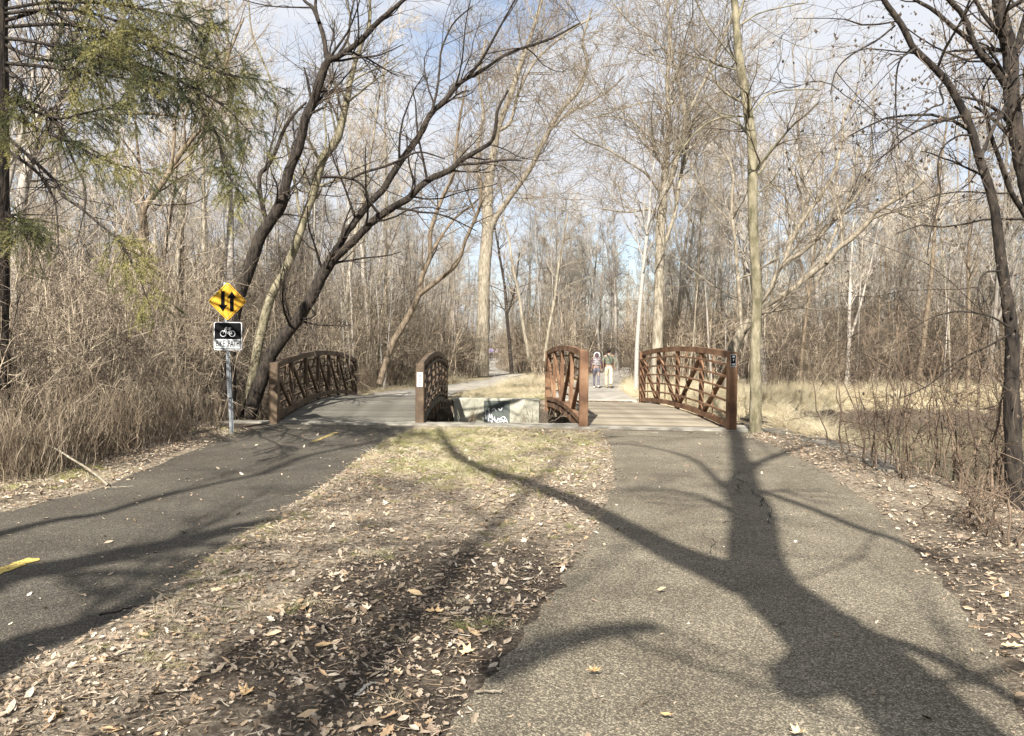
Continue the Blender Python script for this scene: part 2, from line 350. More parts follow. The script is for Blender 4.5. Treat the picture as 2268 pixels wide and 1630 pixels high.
def terr(x, y):
    x = np.asarray(x, float); y = np.asarray(y, float)
    base = -.16*sstep(24, 33, y)+.62*sstep(55, 98, y)
    dp = np.minimum(dpoly(x, y, bikeP), dpoly(x, y, walkP)); ins = inpoly(x, y, bikeP) | inpoly(x, y, walkP)
    k = np.where(ins, 0, sstep(0, .3, dp))*np.where((y > 12.9) & (y < 22.2) & (x > -6) & (x < 4.8), 0, 1)
    k = k*np.where(y > 22, sstep(1.3, 2.5, np.minimum(dpoly(x, y, farB, False), dpoly(x, y, farW, False))), 1)
    rough = .025*wob(x, y, 2.3)+.012*wob(x, y, 7.1, 2)+.006*wob(x, y, 19, 4)+.02
    big = .15*wob(x, y, .35, 1)*sstep(6, 14, np.abs(x))
    return base+k*(rough+big)+np.where(ins, .007-.021*sstep(0, .15, dp), .007)*np.where(y > 22, 0, 1)-.012*(y > 22)+channel(x, y)

def axis(segs):
    a = [np.arange(s, e, st) for s, e, st in segs]; return np.concatenate(a+[np.array([segs[-1][1]])])
xs = axis([(-500, -120, 60), (-120, -40, 10), (-40, -14, 2), (-14, -7, .5), (-7, 6, .13), (6, 14, .35), (14, 40, 2), (40, 120, 10), (120, 500, 60)])
ys = axis([(-60, -6, 6), (-6, 1, .8), (1, 14.2, .13), (14.2, 14.6, .05), (14.6, 21.4, .4), (21.4, 21.8, .05), (21.8, 30, .35), (30, 60, 1), (60, 120, 4), (120, 600, 60)])
X, Y = np.meshgrid(xs, ys); Z = terr(X, Y)
nx, ny = len(xs), len(ys)
idx = np.arange(nx*ny).reshape(ny, nx)
F = np.stack([idx[:-1, :-1], idx[:-1, 1:], idx[1:, 1:], idx[1:, :-1]], -1).reshape(-1, 4)
me = mesh_from('ground', np.stack([X, Y, Z], -1).reshape(-1, 3), F, M['ground'], True)
ca = me.color_attributes.new('zone', 'FLOAT_COLOR', 'POINT')
def zones(x, y):
    dP = np.minimum(dpoly(x, y, bikeP), dpoly(x, y, walkP))
    med = (x > -4.5) & (x < 1.75) & (y < 14.3)
    lit = .5+.25*wob(x, y, 1.1, 3); lit = np.where(med, .34+.40*sstep(3.6, 7.5, y)+.22*wob(x, y, 1.7, 5), lit)
    lit = np.where(med & (dpoly(x, y, bikeR, False) < .75), .75, lit)
    st = np.where((y > 13.5) & (x > 4.4) & (y < 34), .75, 0) + np.where((y > 21.9) & (x > -6) & (x < 9) & (y < 55), .62, 0)
    st = np.where((x < -4.4) & (y < 14), .12, st)
    gr = np.where(med, .72*np.exp(-(((x+1.3)/.75)**2+((y-11.9)/1.9)**2))+.50*np.exp(-(((x+.5)/.8)**2+((y-8.8)/1.3)**2)), 0)
    gr = gr+np.where((y > 21.9) & (y < 27) & (x > -1.8) & (x < 1.2), .55, 0)
    bank = 1-sstep(-.55, -.35, terr(x, y))
    return lit*(1-.8*bank), np.clip(st*(1-bank), 0, 1), np.clip(gr, 0, 1)
zr, zg, zb = zones(X.ravel(), Y.ravel())
ca.data.foreach_set('color', np.stack([zr, zg, zb, np.ones_like(zr)], -1).ravel().astype(np.float32))
tag(link('ground', me), kind='structure')

def strip(name, Lp, Rp, z, m, n=90, cross=10, wig=.03, follow=False):
    a = spline(Lp, 400); b = spline(Rp, 400); t = np.linspace(0, 1, cross)[None, :, None]
    if not follow:
        yv = np.linspace(0, 1, n); a = a[np.argsort(a[:, 1])]; b = b[np.argsort(b[:, 1])]
        ya = a[0, 1]+(a[-1, 1]-a[0, 1])*yv; yb = b[0, 1]+(b[-1, 1]-b[0, 1])*yv
        a = np.stack([np.interp(ya, a[:, 1], a[:, 0]), ya], -1); b = np.stack([np.interp(yb, b[:, 1], b[:, 0]), yb], -1)
    else:
        i_ = np.linspace(0, 399, n).astype(int); a = a[i_]; b = b[i_]
    V = a[:, None, :]*(1-t)+b[:, None, :]*t
    jit = np.random.default_rng(3).normal(size=(n, 2))*wig
    V[:, 0, 0] += jit[:, 0]; V[:, -1, 0] += jit[:, 1]
    zz = (terr(V[..., 0], V[..., 1]) if follow else 0*V[..., 0])+z
    V = np.concatenate([V, zz[..., None]], -1)
    i = np.arange(n*cross).reshape(n, cross)
    F = np.stack([i[:-1, :-1], i[:-1, 1:], i[1:, 1:], i[1:, :-1]], -1).reshape(-1, 4)
    o = link(name, mesh_from(name, V.reshape(-1, 3), F, m, True)); return tag(o, kind='structure')
bike_o = strip('bike_path', bikeL, bikeR, .003, M['asphalt_bike'], 140)
walk_o = strip('walking_path', walkL, walkR, .005, M['asphalt_walk'], 140)
def off(poly, w):
    q = spline(poly, 60); T = np.gradient(q, axis=0); T /= np.linalg.norm(T, axis=1, keepdims=True); Nn = np.stack([-T[:, 1], T[:, 0]], -1)
    return q+Nn*w, q-Nn*w
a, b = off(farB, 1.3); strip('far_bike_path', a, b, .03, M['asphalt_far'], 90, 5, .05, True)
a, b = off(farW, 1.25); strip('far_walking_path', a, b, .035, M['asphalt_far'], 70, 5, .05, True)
me = mesh_from('creek_water', [(-30, 13, -.85), (60, -8, -.85), (60, 40, -.85), (-30, 40, -.85)], [(0, 1, 2, 3)], M['water'])
tag(link('creek_water', me), kind='structure')

# yellow dashes painted on the bike path (children of the path)
def quadpatch(name, pts, z, m, parent):
    return link(name, mesh_from(name, [(x, y, z) for x, y in pts], [tuple(range(len(pts)))], m), parent)
M['worn_line'] = mat('worn_line', (.16, .13, .07), (.50, .38, .13), 25, .85, lo=.4, hi=.55)
def dash(p, q, wd, ragged, seed, mm='yellow_line'):
    g = np.random.default_rng(seed); p = np.array(p); q = np.array(q); d = (q-p)/np.linalg.norm(q-p); n = np.array([-d[1], d[0]])
    k = 14; Lc = [p+(q-p)*i/(k-1)+n*(wd/2+g.normal()*ragged) for i in range(k)]; Rc = [p+(q-p)*i/(k-1)-n*(wd/2+g.normal()*ragged) for i in range(k)]
    V = [(*v, .008) for v in Lc]+[(*v, .008) for v in Rc]; F = [(i, k+i, k+i+1, i+1) for i in range(k-1)]
    link('yellow_dash', mesh_from('yellow_dash', V, F, M[mm]), bike_o)
dash(g2(694, 979), g2(745, 958), .09, .006, 1, 'worn_line')
e = np.array(g2(76, 1238)); s = np.array(g2(-60, 1290)); dash(s, e, .10, .010, 2)

# cracks in the walking path
def crack(pts, seed, k_=1.0):
    g = np.random.default_rng(seed); pts = [np.array(g2(*p)) for p in pts]; q = []
    for a_, b_ in zip(pts[:-1], pts[1:]):
        for k in range(5): q.append(a_+(b_-a_)*k/5+g.normal(size=2)*.018)
    q.append(pts[-1]); q = np.array(q); T = np.gradient(q, axis=0); T /= np.linalg.norm(T, axis=1, keepdims=True)+1e-9; n = np.stack([-T[:, 1], T[:, 0]], -1)
    wd = k_*.0034*np.abs(g.normal(1, .6, size=len(q)))[:, None]; wd[0] = wd[-1] = .001
    V = np.vstack([np.c_[q+n*wd, np.full(len(q), .010)], np.c_[q-n*wd, np.full(len(q), .010)]]); k = len(q)
    link('crack', mesh_from('crack', V, [(i, k+i, k+i+1, i+1) for i in range(k-1)], M['crack']), walk_o)
crack([(1640, 1045), (1622, 1058), (1645, 1068), (1630, 1085), (1642, 1100)], 1)
crack([(1628, 1060), (1655, 1072)], 2)
crack([(1655, 1085), (1690, 1105), (1680, 1125)], 3)
crack([(1700, 1135), (1716, 1150), (1708, 1165)], 4)
crack([(1600, 1160), (1640, 1150), (1665, 1165)], 5)
crack([(1345, 969), (1420, 966), (1500, 971), (1580, 969), (1680, 972)], 6, 2.6)
crack([(1690, 1108), (1706, 1128), (1712, 1150)], 7, .7)
crack([(1560, 1180), (1580, 1205), (1575, 1230)], 8, .6)

# ------------------------------------------------------------------ boxes
def boxv(x0, x1, y0, y1, z0, z1):
    return [(x0, y0, z0), (x1, y0, z0), (x1, y1, z0), (x0, y1, z0), (x0, y0, z1), (x1, y0, z1), (x1, y1, z1), (x0, y1, z1)]
BF = [(0, 3, 2, 1), (4, 5, 6, 7), (0, 1, 5, 4), (1, 2, 6, 5), (2, 3, 7, 6), (3, 0, 4, 7)]
def bevel_mesh(name, V, F, m, bev=.006):
    bm = bmesh.new(); vs_ = [bm.verts.new(v) for v in V]
    for f in F: bm.faces.new([vs_[i] for i in f])
    bmesh.ops.recalc_face_normals(bm, faces=bm.faces)
    if bev: bmesh.ops.bevel(bm, geom=list(bm.edges), offset=bev, segments=1, affect='EDGES')
    me = bpy.data.meshes.new(name); bm.to_mesh(me); bm.free(); me.materials.append(m); return me
def boxm(name, x0, x1, y0, y1, z0, z1, m, bev=.006): return bevel_mesh(name, boxv(x0, x1, y0, y1, z0, z1), BF, m, bev)
def sweep(pts, wx, hz):
    """box section bar along pts; wx across, hz in the vertical plane"""
    pts = np.asarray(pts, float); T = np.gradient(pts, axis=0); T /= np.linalg.norm(T, axis=1, keepdims=True)
    side = np.cross(T, np.array([0, 0, 1.])); bad = np.linalg.norm(side, axis=1) < .2
    side[bad] = (1, 0, 0); side /= np.linalg.norm(side, axis=1, keepdims=True); U = np.cross(side, T); U /= np.linalg.norm(U, axis=1, keepdims=True)
    V = []
    for p, s_, u_ in zip(pts, side, U):
        V += [p-s_*wx/2-u_*hz/2, p+s_*wx/2-u_*hz/2, p+s_*wx/2+u_*hz/2, p-s_*wx/2+u_*hz/2]
    F = []
    for i in range(len(pts)-1):
        a_ = 4*i
        for k in range(4): F.append((a_+k, a_+(k+1) % 4, a_+4+(k+1) % 4, a_+4+k))
    F += [(3, 2, 1, 0), tuple(4*(len(pts)-1)+k for k in range(4))]
    return V, F

# ------------------------------------------------------------------ concrete
def slab(name, label, outline, z0, z1, m, cat='wall', seed=1, jit=.012, parent=None):
    g = np.random.default_rng(seed); bm = bmesh.new()
    q = []
    n = len(outline)
    for i in range(n):
        a_ = np.array(outline[i]); b_ = np.array(outline[(i+1) % n]); k = max(1, int(np.linalg.norm(b_-a_)/.4))
        for j in range(k): q.append(a_+(b_-a_)*j/k+g.normal(size=2)*jit*(j > 0))
    top = [bm.verts.new((v[0], v[1], z1+g.normal()*.004)) for v in q]; bot = [bm.verts.new((v[0], v[1], z0)) for v in q]
    bm.faces.new(top); bm.faces.new(bot[::-1])
    for i in range(len(q)): bm.faces.new((bot[i], bot[(i+1) % len(q)], top[(i+1) % len(q)], top[i]))
    bmesh.ops.recalc_face_normals(bm, faces=bm.faces)
    bmesh.ops.bevel(bm, geom=[e_ for e_ in bm.edges if all(v in top for v in e_.verts)], offset=.02, segments=2, affect='EDGES')
    me = bpy.data.meshes.new(name); bm.to_mesh(me); bm.free(); me.materials.append(m)
    o = link(name, me, parent)
    if label: tag(o, label, cat)
    return o
slab('concrete_abutment', 'low worn concrete abutment ledge running under the near ends of both footbridges', [(-5.55, 14.12), (-1.8, 14.0), (1.2, 13.66), (4.5, 13.28), (4.6, 13.6), (4.6, 14.4), (-5.5, 14.55)], -1.4, .03, M['concrete'], 'abutment', 2)
slab('concrete_wing_wall', 'curving concrete wing wall top beside the right path near the thin tree', [(4.52, 13.26), (4.62, 12.4), (4.66, 11.2), (4.56, 10.0), (4.38, 8.9), (4.62, 8.8), (4.98, 9.8), (5.18, 11.2), (5.2, 12.6), (5.1, 13.9), (4.64, 13.9)], -.9, .035, M['concrete_old'], 'wall', 3)
fw = thing('far_abutment_wall', 'pale concrete wall across the creek between the bridges with dark painted graffiti panel', 'wall', (-.4, 21.6, 0))
def child_slab(name, x0, x1, y0, y1, z0, z1, m, parent, bev=.02):
    o = link(name, boxm(name, x0-parent.location.x, x1-parent.location.x, y0-parent.location.y, y1-parent.location.y, z0, z1, m, bev), parent); return o
child_slab('wall', -1.68, .80, 21.45, 21.85, -1.4, .06, M['concrete_pale'], fw)
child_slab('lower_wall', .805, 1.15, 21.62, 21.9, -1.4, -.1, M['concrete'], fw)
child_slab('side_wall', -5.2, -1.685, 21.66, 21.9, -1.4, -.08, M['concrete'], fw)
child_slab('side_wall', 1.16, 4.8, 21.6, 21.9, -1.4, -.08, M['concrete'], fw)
gp = child_slab('graffiti_panel', -.80, -.055, 21.436, 21.46, -1.2, 0.0, M['black_paint'], fw, .004)
g = np.random.default_rng(8)
bm = bmesh.new()
def stroke(bm, pts, w_, y):
    pts = spline(pts, 14); T = np.gradient(pts, axis=0); T /= np.linalg.norm(T, axis=1, keepdims=True)+1e-9; n_ = np.stack([-T[:, 1], T[:, 0]], -1)
    ww = w_*(.6+.5*np.abs(g.normal(size=14)))[:, None]; A = pts+n_*ww; B = pts-n_*ww
    va = [bm.verts.new((p[0], y, p[1])) for p in A]; vb = [bm.verts.new((p[0], y, p[1])) for p in B]
    for i in range(13): bm.faces.new((va[i], vb[i], vb[i+1], va[i+1]))
yy = 21.430-21.6
for k, st_ in enumerate([[(-.76, -.30), (-.72, -.52), (-.68, -.34), (-.66, -.60)], [(-.66, -.22), (-.62, -.5), (-.57, -.40), (-.55, -.62)], [(-.78, -.42), (-.6, -.47), (-.42, -.62), (-.30, -.66)],
          [(-.50, -.46), (-.44, -.60), (-.38, -.5), (-.33, -.62)], [(-.36, -.56), (-.26, -.46), (-.17, -.50), (-.10, -.66)], [(-.32, -.62), (-.22, -.56), (-.14, -.60)], [(-.56, -.26), (-.50, -.22), (-.44, -.30)],
          [(-.38, -.22), (-.32, -.28), (-.27, -.2)], [(-.60, -.56), (-.54, -.72), (-.5, -.86)], [(-.24, -.60), (-.17, -.70), (-.13, -.86)], [(-.30, -.50), (-.22, -.60), (-.2, -.45)]]):
    stroke(bm, [(x+.4, z) for x, z in st_], .012 if k > 2 else .016, yy-.0008*k)
me = bpy.data.meshes.new('white_scribble'); bm.to_mesh(me); bm.free(); me.materials.append(M['white_paint']); link('white_scribble', me, gp)
# asphalt apron before the right bridge is part of the walking path

# ------------------------------------------------------------------ footbridges
def bar(name, parent, pts, wx, hz, m, bev=0):
    V, F = sweep(pts, wx, hz)
    return link(name, bevel_mesh(name, V, F, m, bev) if bev else mesh_from(name, V, F, m), parent)
def bridge(label, sides, rise, ht, mt, pl, npan, xbrace, rails_out, plaques):
    """sides: two of (x0, y0, x1, y1)"""
    cx = (sides[0][0]+sides[1][0])/2; cy = (sides[0][1]+sides[1][1])/2
    root = thing('footbridge', label, 'footbridge', (cx, cy, 0)); org = np.array((cx, cy, 0))
    pts_side = []
    for si, (x0, y0, x1, y1) in enumerate(sides):
        outward = -1 if si == 0 else 1
        def at(t, z, o=0.0, x0=x0, y0=y0, x1=x1, y1=y1):
            return np.array((x0+(x1-x0)*t+outward*o, y0+(y1-y0)*t, z+rise*4*t*(1-t)))-org
        tt = np.linspace(0, 1, 25)
        tr_ = bar('truss', root, [at(t, ht-.055) for t in np.linspace(.0, 1, 33)], .10, .11, mt)
        bar('bottom_chord', tr_, [at(t, .10) for t in tt], .10, .10, mt)
        pw = .165
        for t in (0, 1):
            c = at(t, 0); o = link('end_post', boxm('end_post', c[0]-pw/2, c[0]+pw/2, c[1]-.075, c[1]+.075, -.25, ht+.004, mt, .012), tr_)
            if t == 0: front = (c, o)
        for i in range(1, npan):
            t = i/npan
            for k in ((-.05, .05) if not xbrace else (0,)):
                bar('upright', tr_, [at(t, -.13)+np.array((0, k, 0)), at(t, ht-.105)+np.array((0, k, 0))], .07, .045 if not xbrace else .08, mt)
        for i in range(npan):
            a_, b_ = i/npan, (i+1)/npan
            if xbrace:
                bar('brace', tr_, [at(a_, ht-.12), at(b_, .12)], .05, .065, mt)
                bar('brace', tr_, [at(b_, ht-.12, .055), at(a_, .12, .055)], .045, .045, mt)
            else:
                if i < npan/2: bar('brace', tr_, [at(a_, ht-.13), at(b_, .0)], .07, .075, mt)
                else: bar('brace', tr_, [at(b_, ht-.13), at(a_, .0)], .07, .075, mt)
                m_ = (a_+b_)/2; bar('thin_upright', tr_, [at(m_, .14, -.055), at(m_, ht-.12, -.055)], .02, .03, mt)
        nr = 5
        for k in range(nr):
            z = .16+(ht-.24)*(k+.75)/(nr+.45)
            bar('rail', tr_, [at(t, z, (.085 if rails_out else -.075)) for t in np.linspace(.01, .99, 25)], .03, .036, mt)
        pts_side.append(at)
        for (sidx, kind) in plaques:
            if sidx == si: plaque(kind, front[1], front[0], ht, pw)
    for i in range(npan+1):
        t = min(max(i/npan, .01), .985)
        a_ = pts_side[0](t, -.22, .10); b_ = pts_side[1](t, -.22, .10); bar('floor_beam', root, [a_, b_], .12, .14, mt)
    # stringers under the deck
    # the deck, plank by plank
    L_ = (np.hypot(sides[0][2]-sides[0][0], sides[0][3]-sides[0][1])+np.hypot(sides[1][2]-sides[1][0], sides[1][3]-sides[1][1]))/2
    n = int(L_/.145); g = np.random.default_rng(4)
    wd = np.hypot(sides[1][0]-sides[0][0], sides[1][1]-sides[0][1])-.13
    pm = boxm('plank', -wd/2, wd/2, -.066, .066, -.05, 0, M[pl], .005)
    for i in range(n):
        t = (i+.5)/n; a_ = pts_side[0](t, .0); b_ = pts_side[1](t, .0); c = (a_+b_)/2; tg = math.atan(rise*4*(1-2*t)/L_); yaw = math.atan2((b_-a_)[1], (b_-a_)[0])
        o = link('plank', pm, root); o.location = (c[0], c[1], c[2]+.012+g.normal()*.0022); o.rotation_euler = (tg, 0, yaw+g.normal()*.0006)
    for s in (0, 1):
        bar('deck_edge', root, [pts_side[s](t, -.0, -.045 if False else .0)+np.array((0, 0, -.06)) for t in np.linspace(0, 1, 13)], .05, .13, M[pl] if xbrace else mt)
    return root
def plaque(kind, post, c, ht, pw):
    x, y = c[0], c[1]-.075
    def q(name, x0, x1, z0, z1, yo, m, par): 
        return link(name, boxm(name, x0, x1, yo-.003, yo, z0, z1, m, 0), par)
    if kind == 'white':
        p = q('label_plate', x-.055, x+.055, ht-.44, ht-.16, y-.002, M['sign_white'], post)
        g = np.random.default_rng(2); bm = bmesh.new()
        for k in range(9):
            z = ht-.42+k*.028; x0 = x-.03+g.random()*.01; x1 = x+.02+g.random()*.02
            vs_ = [bm.verts.new(v) for v in ((x0, y-.0065, z), (x1, y-.0065, z), (x1, y-.0065, z+.011), (x0, y-.0065, z+.011))]; bm.faces.new(vs_)
        me = bpy.data.meshes.new('print'); bm.to_mesh(me); bm.free(); me.materials.append(M['sign_black']); link('small_print', me, p) if False else link('small_print', me, post)
    else:
        z0, z1 = ht-.27, ht-.04
        q('plaque', x-.052, x+.052, z0, z1, y-.002, M['sign_white'], post)
        q('plaque_face', x-.044, x+.044, z0+.01, z1-.01, y-.006, M['sign_black'], post)
        bm = bmesh.new()
        def rect(a, b, c_, d):
            bm.faces.new([bm.verts.new(v) for v in ((a, y-.0105, c_), (b, y-.0105, c_), (b, y-.0105, d), (a, y-.0105, d))])
        rect(x-.022, x+.022, z1-.058, z1-.028); rect(x-.02, x+.02, z1-.066, z1-.061); rect(x-.011, x+.011, z1-.115, z1-.085); rect(x-.007, x+.007, z1-.13, z1-.119)
        rect(x-.032, x+.032, z0+.04, z0+.06); rect(x-.03, x+.03, z0+.022, z0+.03)
        me = bpy.data.meshes.new('pictogram'); bm.to_mesh(me); bm.free(); me.materials.append(M['sign_white']); link('pictogram', me, post)
bridge('shade-darkened brown arched steel footbridge with cross braces and grey deck on the bike path', [(-4.51, 14.15, -4.78, 22.6), (-1.77, 14.38, -2.0, 22.3)], .24, 1.16, M['steel_olive_shaded'], 'plank_grey', 7, True, True, [(1, 'white')])
bridge('rust brown steel footbridge with tan plank deck on the walking path', [(1.34, 13.9, 1.02, 21.0), (4.0, 13.55, 3.66, 20.9)], .125, 1.44, M['steel_brown'], 'plank_tan', 4, False, False, [(1, 'black')])

# ------------------------------------------------------------------ sign
def text_mesh(s, size, m, name, w_scale=1.0):
    cu = bpy.data.curves.new(name, 'FONT'); cu.body = s; cu.size = size; cu.align_x = 'CENTER'; cu.align_y = 'CENTER'; cu.extrude = .0008; cu.offset = .0016
    o = bpy.data.objects.new(name, cu); COL.objects.link(o); bpy.context.view_layer.update()
    me = bpy.data.meshes.new_from_object(o.evaluated_get(bpy.context.evaluated_depsgraph_get())); bpy.data.objects.remove(o)
    me.name = name; me.materials.clear(); me.materials.append(m)
    n = len(me.vertices); co = np.zeros(n*3, np.float32); me.vertices.foreach_get('co', co); co = co.reshape(-1, 3); co[:, 0] *= w_scale
    co = np.stack([co[:, 0], -co[:, 2], co[:, 1]], -1); me.vertices.foreach_set('co', co.ravel()); me.update(); return me
base = G(512, 963); SY = base.y
sg = thing('bike_path_sign', 'metal signpost with yellow two-way arrow diamond above a black and white BIKE PATH sign', 'sign', (base.x, SY, 0))
def prof(name, z0, z1, y, wv, parent, lean=-.036):
    # hat-shaped perforated channel post
    pr = [(-wv, .012), (-wv*.62, .012), (-wv*.42, -.018), (wv*.42, -.018), (wv*.62, .012), (wv, .012), (wv, .008), (wv*.66, .008), (wv*.46, -.022), (-wv*.46, -.022), (-wv*.66, .008), (-wv, .008)]
    V = []
    for z in (z0, z1): V += [(x+z*lean, y+yy_, z) for x, yy_ in pr]
    n = len(pr); F = [(i, (i+1) % n, n+(i+1) % n, n+i) for i in range(n)]+[tuple(range(n))[::-1], tuple(range(n, 2*n))]
    return link(name, mesh_from(name, V, F, M['galv']), parent)
LE = -.036
lo_ = prof('lower_post', -.3, 1.02, .012, .036, sg); up_ = prof('upper_post', .62, 2.50, -.03, .032, sg)
bm = bmesh.new()
for k in range(52):
    z = .66+k*.034; x = z*LE
    vs_ = [bm.verts.new((x+.007*math.cos(a_), -.0535, z+.007*math.sin(a_))) for a_ in np.arange(6)*math.pi/3]; bm.faces.new(vs_)
me = bpy.data.meshes.new('holes'); bm.to_mesh(me); bm.free(); me.materials.append(M['crack']); link('punched_holes', me, up_)
def disc_plate(name, pts, y, th, m, parent, bev=.0):
    n = len(pts); V = [(x, y, z) for x, z in pts]+[(x, y+th, z) for x, z in pts]
    F = [tuple(range(n))[::-1], tuple(range(n, 2*n))]+[(i, (i+1) % n, n+(i+1) % n, n+i) for i in range(n)]
    me = mesh_from(name, V, F, m); bm = bmesh.new(); bm.from_mesh(me); bmesh.ops.recalc_face_normals(bm, faces=bm.faces); bm.to_mesh(me); bm.free()
    return link(name, me, parent)
def rrect(cx, cz, w_, h_, r_, rot=0):
    o = []
    for qx, qz, a0 in ((1, 1, 0), (-1, 1, 90), (-1, -1, 180), (1, -1, 270)):
        for k in range(5):
            a_ = R(a0+k*22.5); x = qx*(w_/2-r_)+r_*math.cos(a_); z = qz*(h_/2-r_)+r_*math.sin(a_)
            o.append((cx+x*math.cos(rot)-z*math.sin(rot), cz+x*math.sin(rot)+z*math.cos(rot)))
    return o
ppm = FPX/SY                                            # picture px per metre at the sign
def zpx(py): return P(507, py, SY).z
def xpx(px): return P(px, 700, SY).x-base.x
dz = zpx(668); dxc = xpx(507); side = 83/ppm/math.sqrt(2)*1.03
dm = disc_plate('diamond_panel', rrect(dxc, dz, side, side, .035, R(45)), -.068, .004, M['sign_yellow'], sg)
def ring_path(pts_o, pts_i, y, m, name, parent):
    n = len(pts_o); V = [(x, y, z) for x, z in pts_o]+[(x, y, z) for x, z in pts_i]; F = [(i, n+i, n+(i+1) % n, (i+1) % n) for i in range(n)]
    return link(name, mesh_from(name, V, F, m), parent)
ring_path(rrect(dxc, dz, side*.93, side*.93, .03, R(45)), rrect(dxc, dz, side*.90, side*.90, .027, R(45)), -.0695, M['sign_black'], 'black_border', dm)
def arrow(cx, zt, zb, up_dir):
    h = zt-zb; sw = .031; hw = .076; hl = .115
    if up_dir: pts = [(cx-sw, zb), (cx+sw, zb), (cx+sw, zt-hl), (cx+hw, zt-hl), (cx, zt), (cx-hw, zt-hl), (cx-sw, zt-hl)]
    else: pts = [(cx-sw, zt), (cx-sw, zb+hl), (cx-hw, zb+hl), (cx, zb), (cx+hw, zb+hl), (cx+sw, zb+hl), (cx+sw, zt)]
    disc_plate('arrow', pts, -.071, .001, M['sign_black'], dm)
arrow(dxc-.074, dz+.165, dz-.17, False); arrow(dxc+.072, dz+.165, dz-.165, True)
for zz in (dz+side*.60, dz-side*.60):
    disc_plate('bolt', [(dxc+.01*math.cos(a_), zz+.01*math.sin(a_)) for a_ in np.arange(8)*math.pi/4], -.074, .006, M['galv'], dm)
bz = (zpx(714)+zpx(775))/2; bh = (775-713)/ppm; bw = 62/ppm; bx = xpx(508)
bs = disc_plate('bike_path_panel', rrect(bx, bz, bw, bh, .03), -.068, .004, M['sign_white'], sg)
disc_plate('black_face', rrect(bx, bz, bw*.945, bh*.94, .024), -.0695, .001, M['sign_black'], bs)
wz = bz-bh*.275; disc_plate('white_band', rrect(bx, wz, bw*.885, bh*.33, .006), -.071, .001, M['sign_white'], bs)
tm = text_mesh('BIKE  PATH', .115, M['sign_black'], 'lettering', .80); o = link('lettering', tm, bs); o.location = (bx, -.0725, wz)
wx_ = max(v.co.x for v in tm.vertices)-min(v.co.x for v in tm.vertices); s_ = bw*.83/wx_; o.scale = (s_, 1, 1.25)
disc_plate('small_sticker', [(bx-.022, wz-.044), (bx-.004, wz-.044), (bx-.004, wz-.026), (bx-.008, wz-.026), (bx-.008, wz-.038), (bx-.022, wz-.038)], -.0728, .0008, M['sign_black'], bs)
# bicycle symbol
bm = bmesh.new(); yb = -.0725
def bring(cx, cz, r_, t_):
    n = 20; vo = [bm.verts.new((cx+r_*math.cos(2*math.pi*i/n), yb, cz+r_*math.sin(2*math.pi*i/n))) for i in range(n)]; vi = [bm.verts.new((cx+(r_-t_)*math.cos(2*math.pi*i/n), yb, cz+(r_-t_)*math.sin(2*math.pi*i/n))) for i in range(n)]
    for i in range(n): bm.faces.new((vo[i], vi[i], vi[(i+1) % n], vo[(i+1) % n]))
def bline(x0, z0, x1, z1, t_):
    d = np.array((x1-x0, z1-z0)); d = d/np.linalg.norm(d); n_ = np.array((-d[1], d[0]))*t_/2
    bm.faces.new([bm.verts.new((x, yb-.0003, z)) for x, z in ((x0+n_[0], z0+n_[1]), (x1+n_[0], z1+n_[1]), (x1-n_[0], z1-n_[1]), (x0-n_[0], z0-n_[1]))])
cz = bz+bh*.15; k = bw/.44
bring(bx-.072*k, cz-.03, .052, .012); bring(bx+.068*k, cz-.03, .052, .012)
A, B_, C_, D_, E_ = (bx-.072*k, cz-.03), (bx-.042*k, cz+.045), (bx+.005, cz-.035), (bx+.03*k, cz+.045), (bx+.068*k, cz-.03)
for p, q in ((A, B_), (B_, C_), (B_, D_), (C_, D_), (D_, E_), (C_, E_)): bline(*p, *q, .009)
bline(B_[0], B_[1], B_[0]+.002, B_[1]+.022, .008); bline(B_[0], B_[1]+.022, B_[0]+.032, B_[1]+.026, .009); bline(D_[0], D_[1], D_[0]+.003, D_[1]+.016, .008); bline(D_[0]-.018, D_[1]+.018, D_[0]+.024, D_[1]+.018, .011)
me = bpy.data.meshes.new('bicycle_symbol'); bm.to_mesh(me); bm.free(); me.materials.append(M['sign_white']); link('bicycle_symbol', me, bs)

# ------------------------------------------------------------------ people
M['skin'] = mat('skin', (.45, .28, .2), None, rough=.6); M['hair'] = mat('dark_hair', (.015, .011, .009), (.04, .03, .022), 40, .6)
def cloth(n_, a_, b_, s=14): return mat(n_, a_, b_, s, .9, .4, 30)
M['puffer'] = cloth('puffer', (.10, .07, .08), (.50, .46, .48), 9); M['puffer_dark'] = cloth('puffer_dark', (.035, .018, .022), (.16, .10, .12), 30)
M['fur'] = cloth('fur', (.6, .57, .53), (.85, .82, .78), 30); M['legging'] = cloth('legging', (.10, .095, .12), (.19, .175, .20)); M['shoe_pale'] = cloth('shoe_pale', (.6, .5, .46), (.8, .74, .7))
M['olive'] = cloth('olive_jacket', (.13, .14, .10), (.23, .24, .18)); M['khaki'] = cloth('khaki', (.58, .50, .34), (.76, .68, .50)); M['strap'] = cloth('strap', (.04, .035, .045), (.07, .06, .07)); M['boot'] = cloth('tan_boot', (.30, .22, .12), (.45, .35, .2))
M['lilac'] = cloth('lilac_jacket', (.42, .36, .72), (.62, .56, .88)); M['mauve'] = cloth('mauve_jacket', (.45, .38, .5), (.66, .58, .68)); M['black_cloth'] = cloth('black_cloth', (.02, .02, .025), (.05, .05, .06))
